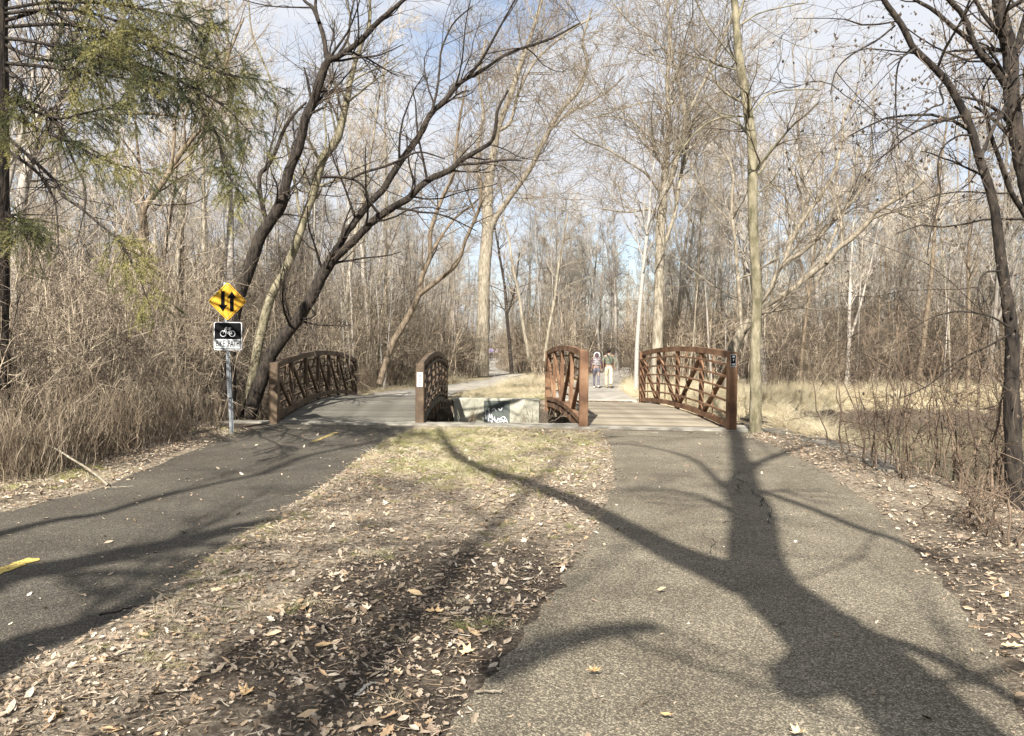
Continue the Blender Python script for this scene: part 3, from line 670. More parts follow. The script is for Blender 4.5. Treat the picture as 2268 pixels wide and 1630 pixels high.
def skin_obj(name, verts, edges, radii, m, parent, root=0, lv=2):
    me = bpy.data.meshes.new(name); me.from_pydata(verts, edges, []); o = bpy.data.objects.new(name, me); COL.objects.link(o)
    md = o.modifiers.new('s', 'SKIN'); md.use_smooth_shade = True
    for i, r_ in enumerate(radii):
        me.skin_vertices[0].data[i].radius = (r_, r_) if np.isscalar(r_) else r_
    me.skin_vertices[0].data[root].use_root = True
    ms = o.modifiers.new('d', 'SUBSURF'); ms.levels = lv; ms.render_levels = lv
    bpy.context.view_layer.update()
    m2 = bpy.data.meshes.new_from_object(o.evaluated_get(bpy.context.evaluated_depsgraph_get())); bpy.data.objects.remove(o)
    m2.name = name; m2.materials.clear(); m2.materials.append(m); return link(name, m2, parent)
def ball(name, c, r_, m, parent, sub=2, noise=0):
    bm = bmesh.new(); bmesh.ops.create_icosphere(bm, subdivisions=sub, radius=1)
    g = np.random.default_rng(1)
    for v in bm.verts:
        k = 1+noise*g.normal(); v.co = Vector((v.co.x*r_[0]*k+c[0], v.co.y*r_[1]*k+c[1], v.co.z*r_[2]*k+c[2]))
    for f in bm.faces: f.smooth = True
    me = bpy.data.meshes.new(name); bm.to_mesh(me); bm.free(); me.materials.append(m); return link(name, me, parent)
def person(label, x, y, h, female, kit, stride, small=False, group=None):
    z0 = float(terr(np.array([x]), np.array([y]))[0])+.035; pr = thing('person', label, 'person', (x, y, z0), 0, group); s = h/1.72
    def S(v): return tuple(a_*s for a_ in v)
    hip = .085 if female else .09; sh = .165 if female else .205
    # body faces +Y (walking away); a = back foot, b = front foot
    kn1, kn2 = (-hip, .05+stride*.2, .50), (hip, -.02-stride*.1, .50)
    an1, an2 = (-hip*.9, stride*.35, .09), (hip*.85, -stride*.55, .16)
    # bare body: one continuous figure under the clothes
    bv = [(0, 0, .95), (0, 0, 1.15), (0, .0, 1.36), (0, .01, 1.47), (0, .015, 1.53), (-hip, 0, .9), kn1, an1, (hip, 0, .9), kn2, an2,
          (-sh, 0, 1.38), (-sh-.05, -.02, 1.12), (-sh-.03, .06, .87), (sh, 0, 1.38), (sh+.05, .02, 1.12), (sh+.04, .10, .88)]
    be = [(0, 1), (1, 2), (2, 3), (3, 4), (0, 5), (5, 6), (6, 7), (0, 8), (8, 9), (9, 10), (2, 11), (11, 12), (12, 13), (2, 14), (14, 15), (15, 16)]
    br = [.11, .10, .11, .05, .05, .08, .055, .038, .08, .055, .038, .05, .04, .03, .05, .04, .03]
    body = skin_obj('body', [S(v) for v in bv], be, [r_*s for r_ in br], kit['skin'], pr)
    ball('head', S((0, .02, 1.62)), S((.075, .09, .11)), kit['skin'], pr)
    ball('nose', S((0, .115, 1.61)), S((.013, .02, .02)), kit['skin'], body, 1)
    for sx in (-1, 1): ball('ear', S((sx*.077, .02, 1.62)), S((.012, .02, .03)), kit['skin'], body, 1)
    ball('hair', S((0, -.004, 1.635)), S((.088, .10, .115)) if not female else S((.095, .105, .12)), kit['hair'], pr, 2, .03)
    # trousers and shoes
    lg = .082 if female else .095
    tv = [(0, 0, .95), (0, 0, 1.02), (-hip, 0, .88), (-hip, .02+stride*.1, .7), kn1, (kn1[0], (kn1[1]+an1[1])/2-.02, .3), an1, (hip, 0, .88), (hip, -.01, .7), kn2, (kn2[0], (kn2[1]+an2[1])/2, .32), an2]
    te = [(0, 1), (0, 2), (2, 3), (3, 4), (4, 5), (5, 6), (0, 7), (7, 8), (8, 9), (9, 10), (10, 11)]
    fr = (.06, .06, .048) if female else (.075, .075, .072)
    trd = [.13 if female else .135, .12, lg+.022, lg+.005, fr[0], fr[1], fr[2], lg+.022, lg+.005, fr[0], fr[1], fr[2]]
    skin_obj('trousers', [S(v) for v in tv], te, [r_*s for r_ in trd], kit['leg'], pr)
    for a_, lift in ((an1, 0), (an2, .07)):
        f = [(a_[0], a_[1]-.04, a_[2]-.035), (a_[0], a_[1]+.06, a_[2]-.05-lift*.3), (a_[0], a_[1]+.15, a_[2]-.055-lift*.9)]
        skin_obj('shoe', [S(v) for v in f], [(0, 1), (1, 2)], [.042*s, .045*s, .032*s], kit['shoe'], pr, 0, 1)
    # jacket
    jw = .165 if female else .19
    jv = [(0, 0, .98), (0, 0, 1.12), (0, 0, 1.27), (0, 0, 1.40), (0, .01, 1.47)]
    jr = [(jw*.98*s, .135*s), (jw*.9*s, .125*s), (jw*s, .135*s), (jw*.98*s, .115*s), (.07*s, .07*s)]
    skin_obj('jacket', [S(v) for v in jv], [(0, 1), (1, 2), (2, 3), (3, 4)], jr, kit['top'], pr)
    for sx, e_, w2 in ((-1, (-sh-.09, -.02, 1.13), (-sh-.075, .05, .90)), (1, (sh+.09, .0, 1.13), (sh+.085, .09, .91))):
        skin_obj('sleeve', [S((sx*(sh-.03), 0, 1.40)), S(e_), S(w2)], [(0, 1), (1, 2)], [.068*s, .055*s, .042*s], kit['sleeve'], pr)
        # hand: palm and five fingers hanging
        hx, hy, hz = w2[0], w2[1]+.01, w2[2]-.06; hv = [(hx, hy-.005, hz+.05), (hx, hy, hz)]; he = [(0, 1)]; hr = [.024, .028]
        if not small:
            for k, L2 in enumerate((.055, .062, .06, .048)):
                b0 = (hx, hy+.02-k*.014, hz-.025); i0 = len(hv); hv += [b0, (hx-sx*.004, b0[1]+.004, b0[2]-L2*.55), (hx-sx*.014, b0[1]+.006, b0[2]-L2)]; he += [(1, i0), (i0, i0+1), (i0+1, i0+2)]; hr += [.0095, .009, .0075]
            i0 = len(hv); hv += [(hx-sx*.012, hy+.035, hz-.005), (hx-sx*.018, hy+.045, hz-.04)]; he += [(1, i0), (i0, i0+1)]; hr += [.011, .009]
        skin_obj('hand', [S(v) for v in hv], he, [r_*s for r_ in hr], kit['skin'], pr, 1, 1)
    return pr, s
pA = G(1320, 860, -.16)
p1, s = person('woman walking away in a quilted jacket with pale fur hood and grey leggings', 3.66, 32.3, 1.62, True, dict(skin=M['skin'], hair=M['hair'], leg=M['legging'], shoe=M['shoe_pale'], top=M['puffer'], sleeve=M['puffer_dark']), .5)
bm = bmesh.new()
for i in range(18):
    a_ = math.pi*2*i/18; c = (0.115*math.cos(a_), -.115-.03*math.sin(a_), 1.44+.115*math.sin(a_)); bmesh.ops.create_icosphere(bm, subdivisions=1, radius=.036, matrix=Matrix.Translation(c))
me = bpy.data.meshes.new('fur_trim'); bm.to_mesh(me); bm.free(); me.materials.append(M['fur']); hd = ball('hood', (0, -.10, 1.43), (.115, .07, .115), M['puffer_dark'], p1); link('fur_trim', me, hd)
for zq in (1.05, 1.14, 1.23): 
    n = 20; V, F = tubes(np.array([[(.168*math.cos(2*math.pi*i/n), .132*math.sin(2*math.pi*i/n), zq) for i in range(n+1)]]), np.full((1, n+1), .016), 5)
    link('quilt_seam', mesh_from('quilt_seam', V, F, M['fur'], True), p1)
p2, s = person('man walking away in olive jacket and khaki trousers with a dark shoulder strap', 4.22, 32.5, 1.74, False, dict(skin=M['skin'], hair=M['hair'], leg=M['khaki'], shoe=M['boot'], top=M['olive'], sleeve=M['olive']), .3)
V, F = sweep([(-.10, -.10, 1.50), (-.02, -.142, 1.36), (.06, -.15, 1.18), (.08, -.145, 1.08)], .055, .02); link('shoulder_strap', mesh_from('shoulder_strap', V, F, M['strap']), p2)
person('distant walker in a lilac jacket and black leggings, left of the far pair', -2.45, 88, 1.66, True, dict(skin=M['skin'], hair=M['hair'], leg=M['black_cloth'], shoe=M['black_cloth'], top=M['lilac'], sleeve=M['lilac']), .4, True)
person('distant walker in a mauve jacket and dark trousers, right of the far pair', -1.75, 88.5, 1.68, True, dict(skin=M['skin'], hair=M['hair'], leg=M['black_cloth'], shoe=M['boot'], top=M['mauve'], sleeve=M['mauve']), .3, True)

# ------------------------------------------------------------------ traced trees
D = 15.0
traced('leaning_tree', 'dark tree leaning right behind the bike path sign, forking high up', 'tree', [
 ([(508, 950), (506, 860), (509, 760), (527, 661), (546, 609), (574, 529), (598, 491), (624, 444), (640, 378), (662, 326), (676, 264), (695, 222), (716, 156), (728, 132)], [34, 30, 29, 28, 25, 22, 21, 20, 19, 15], 15.2, 14.6),
 ([(728, 134), (749, 125), (796, 92), (834, 52), (872, 19), (915, -20), (960, -70)], [13, 13, 12, 11, 8, 5], 14.6, 14.0),
 ([(727, 136), (722, 118), (716, 80), (702, 38), (690, 15), (673, 0), (650, -40)], [12, 11, 9, 7, 6], 14.6, 15.2),
 ([(706, 50), (699, 20), (699, 0), (705, -50)], [8, 7, 6], 14.8, 15.0),
 ([(745, 127), (770, 85), (775, 42), (784, 0), (790, -40)], [6, 5, 4, 3], 14.6, 14.9),
 ([(594, 500), (580, 453), (574, 392), (593, 368), (612, 330), (626, 293), (650, 255), (678, 227)], [11, 10, 9, 9, 8, 7, 5], 15.0, 15.6),
 ([(690, 226), (680, 175), (673, 149)], [6, 6, 3], 14.7, 14.9),
 ([(545, 620), (565, 590), (560, 560), (585, 500)], [5, 5, 4, 2], 15, 15.6)], 'bark_dark', 'twig_dark', 21, .8, 1.0)
traced('leaning_tree', 'light brown tree leaning right between the two dark leaning trees', 'tree', [
 ([(545, 930), (560, 830), (575, 750), (590, 690), (603, 651), (631, 600), (659, 533), (673, 486), (692, 434), (702, 392), (716, 349), (744, 312), (758, 264), (770, 212), (777, 175), (787, 137), (800, 100), (815, 61), (820, 28), (815, -20)], [22, 20, 19, 18, 17, 19, 18, 13, 9, 7, 5], 16.3, 17.0),
 ([(668, 500), (660, 453), (652, 400), (640, 345), (633, 302), (617, 264), (600, 180), (560, 80), (550, 0)], [7, 6, 6, 5, 4, 3], 16.6, 17.5),
 ([(716, 352), (722, 300), (718, 250), (730, 190)], [5, 4, 3], 16.8, 17.5),
 ([(787, 140), (770, 90), (775, 40), (760, -20)], [5, 4, 3], 17, 17)], 'bark_mossy', 'twig', 22, .8, 1.0)
traced('leaning_tree', 'dark forked tree leaning far right over the left footbridge', 'tree', [
 ([(548, 925), (575, 850), (598, 790), (621, 755), (655, 713), (688, 661), (711, 614), (735, 576), (754, 550)], [34, 30, 27, 25, 25, 27], 15.6, 15.6),
 ([(742, 565), (763, 519), (782, 496), (815, 453), (848, 420), (862, 397), (886, 359), (914, 321), (933, 293), (952, 255), (985, 222), (1013, 189), (1032, 175), (1075, 151), (1122, 120), (1174, 101), (1221, 85), (1283, 52)], [17, 16, 15, 15, 14, 12, 10, 7, 6, 4], 15.6, 17.0),
 ([(748, 566), (787, 529), (815, 500), (843, 477), (872, 458), (905, 439), (928, 415), (957, 394), (994, 378), (1023, 354), (1056, 335), (1089, 312), (1098, 274), (1103, 241), (1125, 200)], [18, 17, 17, 15, 14, 12, 9, 7, 5], 15.6, 14.8),
 ([(1032, 176), (1056, 146), (1075, 118), (1098, 76), (1117, 42), (1140, 0)], [7, 6, 5, 4], 16.5, 16.0),
 ([(952, 258), (966, 208), (973, 156), (978, 109), (1004, 52), (1046, 14)], [6, 5, 4, 3], 16.1, 17.2),
 ([(1013, 364), (1046, 363), (1079, 359), (1127, 354), (1155, 356)], [7, 6, 5, 5, 3], 15.1, 14.8),
 ([(843, 480), (820, 448), (806, 415), (777, 396), (740, 392), (711, 392)], [7, 6, 5, 6, 7], 15.3, 14.8),
 ([(777, 396), (806, 382), (853, 368), (891, 352), (914, 340), (940, 338), (985, 352)], [6, 6, 6, 5, 4, 3], 15.0, 14.5),
 ([(905, 440), (915, 400), (905, 360), (900, 300)], [5, 4, 3], 15.2, 15.0)], 'bark_dark', 'twig_dark', 23, .9, 1.1)
traced('slender_tree', 'slender twin-stemmed tree rising from the thicket left of the middle railing', 'tree', [
 ([(840, 850), (858, 790), (872, 755), (905, 699), (928, 651), (933, 614), (952, 567), (952, 519), (966, 472), (985, 425), (1004, 387), (1009, 330), (1018, 264), (1032, 189)], [15, 14, 13, 12, 10, 9, 7, 6, 4], 23, 23.5),
 ([(930, 652), (985, 609), (1013, 581), (1032, 529), (1051, 486), (1063, 453), (1065, 400)], [10, 9, 8, 8, 7, 5], 23, 22.2),
 ([(952, 565), (980, 519), (1009, 482), (1046, 453), (1075, 425)], [7, 6, 5, 4], 23.2, 24)], 'bark_brown', 'twig', 24, .7, 1.0, .006, Llen=1.2)
traced('tall_tree', 'big pale trunked tree in the middle behind the left footbridge', 'tree', [
 ([(1066, 832), (1068, 760), (1070, 680), (1072, 600), (1078, 530), (1080, 480), (1080, 425), (1089, 359), (1103, 283), (1127, 220), (1150, 150), (1175, 80), (1200, 0)], [34, 30, 28, 27, 26, 25, 20, 14, 13, 12, 9, 7], 46, 46),
 ([(1084, 520), (1098, 482), (1131, 434), (1174, 373), (1193, 335), (1221, 279), (1249, 236), (1283, 198), (1300, 140), (1290, 90), (1310, 20)], [13, 13, 12, 11, 10, 8, 6, 4], 46, 42),
 ([(1221, 285), (1260, 250), (1310, 225), (1360, 190), (1380, 170)], [6, 5, 4, 3], 44, 41),
 ([(1074, 470), (1062, 400), (1058, 330), (1070, 250), (1060, 170), (1075, 90)], [12, 10, 8, 6, 5], 46.3, 49),
 ([(1105, 290), (1130, 270), (1150, 200), (1190, 130), (1260, 70), (1310, 40)], [8, 7, 5, 4], 46, 44)], 'bark_pale', 'twig', 25, .9, 1.3, .010, Llen=2.8)
traced('tall_tree', 'tall pale forked tree behind the right footbridge beside a white birch', 'tree', [
 ([(1452, 850), (1456, 755), (1458, 661), (1461, 567), (1463, 496), (1470, 415), (1474, 370), (1477, 330), (1480, 245), (1477, 189), (1480, 118), (1480, 47), (1470, -20)], [26, 22, 21, 21, 19, 15, 12, 10, 8, 5, 4], 27, 27),
 ([(1468, 430), (1484, 401), (1499, 345), (1515, 293), (1520, 255), (1532, 235), (1555, 189), (1579, 137), (1607, 71), (1630, 10)], [15, 14, 13, 11, 8, 7, 6, 4], 27, 25.8),
 ([(1519, 262), (1508, 208), (1503, 160), (1489, 132), (1485, 60), (1500, 0)], [9, 8, 6, 4], 26.6, 27.5),
 ([(1464, 560), (1475, 529), (1494, 472), (1503, 415), (1517, 340), (1532, 283), (1545, 230)], [10, 9, 8, 7, 5], 27, 28),
 ([(1463, 430), (1432, 387), (1390, 359), (1343, 330), (1296, 312), (1263, 288)], [6, 5, 4, 4, 3], 27, 25.5),
 ([(1475, 320), (1437, 302), (1399, 269), (1343, 257), (1296, 264)], [5, 4, 3, 2], 27, 26),
 ([(1461, 500), (1440, 465), (1390, 470), (1330, 462)], [6, 5, 3], 27, 26),
 ([(1480, 250), (1450, 225), (1380, 240), (1330, 255)], [4, 3, 3], 27, 28),
 ([(1480, 120), (1440, 80), (1400, 55), (1360, 10)], [4, 3, 3], 27, 26.5)], 'bark_pale', 'twig', 26, 1.2, 1.3, .006, Llen=1.9)
traced('birch', 'white barked birch just left of the tall pale forked tree', 'tree', [
 ([(1408, 862), (1411, 755), (1418, 661), (1425, 590), (1432, 519), (1438, 470), (1440, 420), (1450, 350)], [10, 9, 9, 8, 8, 6, 4, 3], 25, 25.5),
 ([(1432, 519), (1425, 480), (1428, 430)], [5, 4, 3], 25.2, 25)], 'bark_birch', 'twig', 27, .5, 1.0, .006, Llen=1.2)
traced('birch', 'thin pale birch leaning slightly left in the middle distance', 'tree', [
 ([(1172, 800), (1160, 730), (1148, 650), (1135, 590), (1125, 520), (1110, 480)], [8, 7, 6, 6, 4, 3], 34, 34)], 'bark_pale', 'twig', 28, .5, 1.0, .008, Llen=1.5)
traced('birch', 'thin pale birch left of the walking pair', 'tree', [
 ([(1205, 800), (1215, 730), (1228, 660), (1235, 600), (1245, 540), (1258, 470)], [7, 6, 6, 5, 4, 3], 38, 38)], 'bark_pale', 'twig', 29, .5, 1.0, .008, Llen=1.5)
traced('straight_tree', 'thin straight lichen-green tree growing right beside the right footbridge end post', 'tree', [
 ([(1671, 962), (1673, 900), (1673, 755), (1676, 661), (1671, 567), (1666, 472), (1666, 378), (1664, 307), (1654, 236), (1647, 189), (1638, 142), (1631, 71), (1626, 0), (1620, -60)], [29, 24, 23, 22, 21, 21, 21, 20, 19, 17, 15, 14], 13.3, 13.3),
 ([(1658, 258), (1602, 260), (1565, 274), (1532, 302), (1500, 345)], [4, 4, 3, 2], 13.3, 12.8),
 ([(1665, 248), (1697, 212), (1735, 201), (1791, 198), (1815, 200)], [4, 3, 3, 2], 13.3, 13.8),
 ([(1632, 60), (1680, 30), (1740, 15), (1790, 5)], [4, 3, 2], 13.3, 13.8),
 ([(1676, 430), (1710, 400), (1730, 380)], [3, 3, 2], 13.3, 13.8),
 ([(1640, 150), (1600, 100), (1570, 60), (1540, 0)], [4, 3, 3], 13.3, 12.8)], 'bark_mossy', 'twig', 30, .55, 1.0)
traced('spreading_tree', 'pale multi-stemmed tree spreading its limbs right behind the thin straight tree', 'tree', [
 ([(1600, 860), (1622, 780), (1642, 735), (1672, 700), (1690, 688)], [28, 25, 22, 17, 15], 18, 18),
 ([(1685, 692), (1706, 670), (1753, 642), (1791, 609), (1829, 581), (1853, 552), (1890, 524), (1923, 491), (1941, 467), (1988, 439), (2021, 420), (2045, 401)], [14, 13, 13, 12, 12, 11, 10, 8, 5], 18, 16.8),
 ([(1680, 700), (1700, 650), (1719, 609), (1738, 581), (1771, 562), (1809, 529), (1856, 477), (1889, 444), (1912, 406), (1930, 350)], [11, 10, 10, 9, 9, 8, 6, 4], 18, 18.5),
 ([(1736, 585), (1752, 533), (1780, 482), (1809, 444), (1842, 392), (1856, 349), (1865, 302), (1870, 255), (1905, 200)], [11, 10, 9, 9, 7, 5, 4], 18.2, 19),
 ([(1829, 583), (1838, 540), (1860, 490), (1880, 440), (1890, 380), (1905, 310)], [8, 7, 6, 5, 3], 17.5, 18.2),
 ([(1642, 735), (1635, 640), (1628, 540), (1620, 460), (1622, 380), (1600, 330)], [9, 9, 8, 7, 5, 3], 18, 19.5),
 ([(1780, 482), (1772, 430), (1755, 380), (1740, 340)], [6, 5, 4, 2], 18.6, 19.4),
 ([(1740, 580), (1748, 500), (1740, 440), (1705, 400), (1690, 360)], [6, 5, 4, 2], 18.4, 20)], 'bark_tan', 'twig', 31, 1.0, 1.15, .005, Llen=1.3)
tk, LK_, orgk = traced('bending_tree', 'dark tree with shaggy bark bending left at the right edge of the picture', 'tree', [
 ([(2253, 1190), (2247, 1135), (2244, 1000), (2240, 880), (2241, 755), (2229, 661), (2215, 567), (2203, 472), (2186, 401), (2167, 349), (2149, 283), (2120, 222), (2092, 175), (2054, 137), (2021, 104), (1997, 57), (1960, 5), (1930, -50)], [44, 38, 33, 28, 24, 21, 19, 18, 17, 16, 15, 14, 13, 12, 10], 7.2, 6.9),
 ([(2170, 352), (2191, 302), (2215, 255), (2229, 227)], [9, 8, 7, 6], 7.0, 7.3),
 ([(2150, 300), (2120, 302), (2085, 330), (2076, 380), (2082, 430), (2060, 520), (2052, 570)], [5, 4, 4, 3, 2], 7.0, 6.6),
 ([(2092, 178), (2080, 195), (2088, 228), (2060, 240), (2020, 275), (1985, 305), (1960, 350)], [5, 4, 4, 3, 2], 7, 6.5),
 ([(2020, 104), (1990, 140), (1983, 200), (1985, 270), (1990, 330)], [4, 4, 3, 2], 7, 7.3),
 ([(1978, 60), (1940, 90), (1880, 125), (1850, 160), (1838, 210)], [4, 4, 3, 2], 7, 6.6),
 ([(2215, 600), (2180, 605), (2165, 640), (2170, 680)], [5, 4, 3], 7, 6.7),
 ([(2235, 725), (2190, 700), (2120, 690), (2060, 705), (2000, 740)], [5, 4, 3, 2], 7, 6.6),
 ([(2238, 740), (2180, 770), (2120, 800), (2060, 850), (2000, 880)], [5, 4, 3, 2], 7, 7.4)], 'bark_dark', 'twig_dark', 32, .8, .8, .0028, up=-.05, Llen=.62)
tm_, LM_, orgm = traced('overhanging_tree', 'large dark tree with grey-green limbs overhanging the top right corner', 'tree', [
 ([(2400, 1330), (2375, 1000), (2345, 760), (2310, 560), (2278, 420), (2262, 359), (2248, 283), (2240, 212), (2236, 118), (2219, 47), (2210, 0), (2200, -60)], [60, 50, 44, 38, 34, 32, 31, 30, 28, 26, 24], 7.8, 7.8),
 ([(2238, 215), (2229, 195), (2200, 151), (2163, 109), (2134, 38), (2101, 0), (2060, -50)], [16, 15, 14, 12, 11, 9], 7.8, 7.4),
 ([(2230, 185), (2200, 145), (2158, 99), (2111, 61), (2068, 24), (2026, 0), (1980, -30)], [12, 11, 10, 9, 7, 6], 7.8, 8.2),
 ([(2245, 125), (2258, 80), (2267, 47), (2290, -20)], [14, 12, 10], 7.8, 8.0),
 ([(2300, 540), (2267, 472), (2238, 425), (2215, 359), (2191, 293), (2184, 255), (2158, 236)], [14, 12, 11, 10, 9, 8, 5], 7.8, 7.2)], 'bark_dark', 'twig_dark', 33, .7, .8, .0028, up=-.03, Llen=.7)
traced('crooked_tree', 'crooked brown tree rising out of the thicket left of the sign', 'tree', [
 ([(420, 900), (405, 810), (385, 720), (360, 650), (346, 613), (322, 562), (315, 511), (319, 464), (342, 429), (366, 397), (393, 350), (425, 307), (450, 275), (480, 200), (507, 120), (540, 40)], [20, 17, 15, 14, 14, 13, 13, 11, 8, 6, 4], 16, 16.5),
 ([(376, 385), (386, 315), (389, 256), (413, 224), (433, 197), (464, 138), (507, 106)], [7, 6, 6, 5, 3], 16.2, 17),
 ([(389, 258), (334, 252), (236, 256), (165, 275)], [6, 5, 4, 3], 16.2, 15.5),
 ([(388, 260), (433, 267), (470, 290), (500, 330)], [4, 3, 2], 16.2, 17)], 'bark_brown', 'twig', 34, .9, 1.2)
traced('background_tree', 'grey tree leaning right in the upper left corner behind the spruce', 'tree', [
 ([(30, 900), (35, 700), (40, 550), (48, 440), (60, 380), (75, 300), (95, 200), (115, 110), (135, 50), (160, -20)], [26, 24, 22, 20, 18, 16, 14], 20, 20),
 ([(62, 375), (100, 300), (140, 200), (150, 120), (185, 40), (200, -30)], [14, 12, 10, 8, 6], 20, 21),
 ([(140, 205), (190, 150), (260, 90), (330, 20)], [8, 6, 5, 3], 20.5, 21)], 'bark_grey', 'twig', 35, 1.0, 1.2, .005, Llen=1.4)
traced('dead_snag', 'broken pale dead trunk standing in the thicket above the sign', 'tree', [
 ([(395, 780), (398, 700), (402, 620), (403, 545), (404, 505)], [11, 10, 9, 8, 5], 19, 19)], 'bark_brown', 'twig', 36, .3, .5)
traced('background_tree', 'dark bare tree on the far side of the path bend in the middle', 'tree', [
 ([(1133, 828), (1128, 760), (1122, 700), (1118, 640), (1105, 560), (1095, 500)], [9, 8, 7, 6, 5, 3], 46, 46),
 ([(1122, 700), (1140, 640), (1150, 560)], [5, 4, 3], 46, 46)], 'bark_dark', 'twig', 37, .6, 1, .009, Llen=1.6)

# dangling pods and dead leaves on the right-hand trees
def hang(parent, Ls, org, n, seed, name, mm):
    g = np.random.default_rng(seed); V = []; F = []
    for _ in range(n):
        q, r_ = Ls[g.integers(0, len(Ls))]; i = g.integers(len(q)//3, len(q)); p = q[i]-org+g.normal(size=3)*np.array((.38, .35, .3)); l = .02+.03*g.random(); w_ = l*.35
        dx = g.normal()*.012; o = len(V)
        V += [p, p+(dx+w_, 0, -l*.5), p+(dx, w_*.8, -l*.5), p+(dx-w_, 0, -l*.55), p+(dx, -w_*.8, -l*.5), p+(dx, 0, -l)]
        F += [(o, o+1, o+2), (o, o+2, o+3), (o, o+3, o+4), (o, o+4, o+1), (o+5, o+2, o+1), (o+5, o+3, o+2), (o+5, o+4, o+3), (o+5, o+1, o+4)]
    o = link(name, mesh_from(name, V, F, mm), parent); o['kind'] = 'stuff'
hang(tk, LK_, orgk, 420, 1, 'dangling_pods', M['twig_dark']); hang(tm_, LM_, orgm, 350, 2, 'dangling_pods', M['twig_dark'])

# ------------------------------------------------------------------ shade trees behind the camera (their shadows cross the paths)
def shade(name, label, Yt, limbs, basepts, seed, bark='bark_brown', dens=.8):
    """limb outlines known from their shadows: carried back up the sun's rays to a standing tree"""
    g = np.random.default_rng(seed); Ls = []
    for pts, ws, dy in limbs:
        q = []
        for i, (px, py) in enumerate(pts):
            gp_ = G(px, py); yt = Yt+dy*i/(len(pts)-1); k_ = (gp_.y-yt)/(-sun_to.y); q.append((gp_.x+sun_to.x*k_, yt, sun_to.z*k_))
        Ls.append([np.array(q), np.array(ws, float)])
    Ls[0][0] = np.vstack([np.array(basepts)[:, :3], Ls[0][0]]); Ls[0][1] = np.concatenate([np.array(basepts)[:, 3], Ls[0][1]])
    org = Ls[0][0][0]; root = thing(name, label, 'tree', tuple(org)); parts = []
    for j, (q, w_) in enumerate(Ls):
        n = len(q)*4; qq = spline(q, n); rr = np.interp(np.linspace(0, 1, n), np.linspace(0, 1, len(w_)), w_)
        V, F = tubes((qq-org)[None], rr[None], 12, seed, .03); link('trunk' if j == 0 else 'limb', mesh_from('trunk', V, F, M[bark], True), root)
        ln = np.linalg.norm(np.diff(qq, axis=0), axis=1).sum()
        a_, ra = grow(g, (qq-org)[None], rr[None], int(ln*1.1*dens)+1, (.45, 1), (30, 60), 2.2, 7, .35, .008, .05, .14, .3, .035); parts.append((*tubes(a_, ra, 5), 0))
        b_, rb = grow(g, a_, ra, 6, (.2, 1), (25, 60), 1.1, 4, .6, .005, .04, .15); parts.append((*tubes(b_, rb, 3), 1))
        c_, rc = grow(g, b_, rb, 3, (.2, 1), (25, 60), .6, 3, .7, .004, .03, .15); parts.append((*tubes(c_, rc, 3), 1))
    V, F, fm = join(parts); link('crown', mesh_from('crown', V, F, mats=[M[bark], M['twig']], fm=fm), root)
Z7 = lambda x, y: (1025.8+x*.5473, 961.7+y*.5473)
Z5 = lambda x, y: (x*.2753, 833.4+y*.2753)
shade('shade_tree', 'big tree behind the viewer whose forked shadow falls on the walking path', -2.2, [
 ([Z7(1955, 1221), Z7(1730, 1020), Z7(1530, 860), Z7(1380, 740), Z7(1215, 600), Z7(1180, 480), Z7(1175, 380), Z7(1165, 300), Z7(1130, 220), Z7(1135, 150), Z7(1110, 60), Z7(1100, 0), (1600, 930), (1590, 900)], [.23, .24, .26, .24, .22, .20, .20, .20, .19, .15, .13, .15, .1, .06], 0),
 ([Z7(1200, 620), Z7(1030, 550), Z7(850, 480), Z7(700, 400), Z7(500, 300), Z7(300, 225), Z7(130, 170), (1026, 1022), (990, 985), (975, 955)], [.20, .17, .14, .13, .12, .11, .10, .09, .07, .05], 0),
 ([Z7(1110, 260), Z7(1030, 190), Z7(950, 115), Z7(850, 75), Z7(700, 45), Z7(570, 40)], [.06, .05, .04, .035, .03, .02], .3),
 ([Z7(1140, 160), Z7(1200, 115), Z7(1290, 80), Z7(1400, 50)], [.08, .07, .06, .04], -.2),
 ([Z7(1200, 230), Z7(1400, 300), Z7(1600, 380), Z7(1750, 430), Z7(1950, 520)], [.05, .05, .045, .04, .03], .3),
 ([Z7(1480, 850), Z7(1330, 1000), Z7(1390, 1030), Z7(1500, 1040)], [.12, .10, .07, .04], 0),
 ([Z7(1700, 830), Z7(1900, 900), Z7(2080, 990), Z7(2268, 1100)], [.05, .05, .04, .03], .3)],
 [(1.15, -2.5, -.1, .42), (1.05, -2.4, .8, .30), (.9, -2.3, 2.2, .26)], 51, dens=.45)
shade('shade_tree', 'large spreading tree behind the viewer on the left shading the bike path', -4.0, [
 ([Z5(-900, 1900), Z5(-400, 1700), Z5(100, 1590), Z5(500, 1530), Z5(1000, 1430), Z5(1500, 1330), Z5(1900, 1215), Z5(2300, 1150)], [.24, .20, .16, .15, .14, .12, .10, .08], 0),
 ([Z5(-700, 1500), Z5(0, 1270), Z5(500, 1150), Z5(800, 1110), Z5(1200, 990), Z5(1500, 920), Z5(1750, 860), Z5(2096, 790)], [.12, .09, .07, .06, .06, .055, .05, .04], 0),
 ([(-200, 1640), (0, 1450), (150, 1400), (330, 1330), (460, 1290)], [.16, .14, .12, .09, .06], 0),
 ([(577, 1051), (680, 1010), (800, 985), (900, 960)], [.06, .05, .05, .03], .5),
 ([(1080, 1490), (1200, 1440), (1330, 1400), (1450, 1390)], [.10, .09, .07, .05], .5)],
 [(-6.6, -4.2, -.1, .42), (-6.7, -4.1, 1.5, .33), (-6.6, -4.0, 3.4, .28)], 52, dens=1.3)

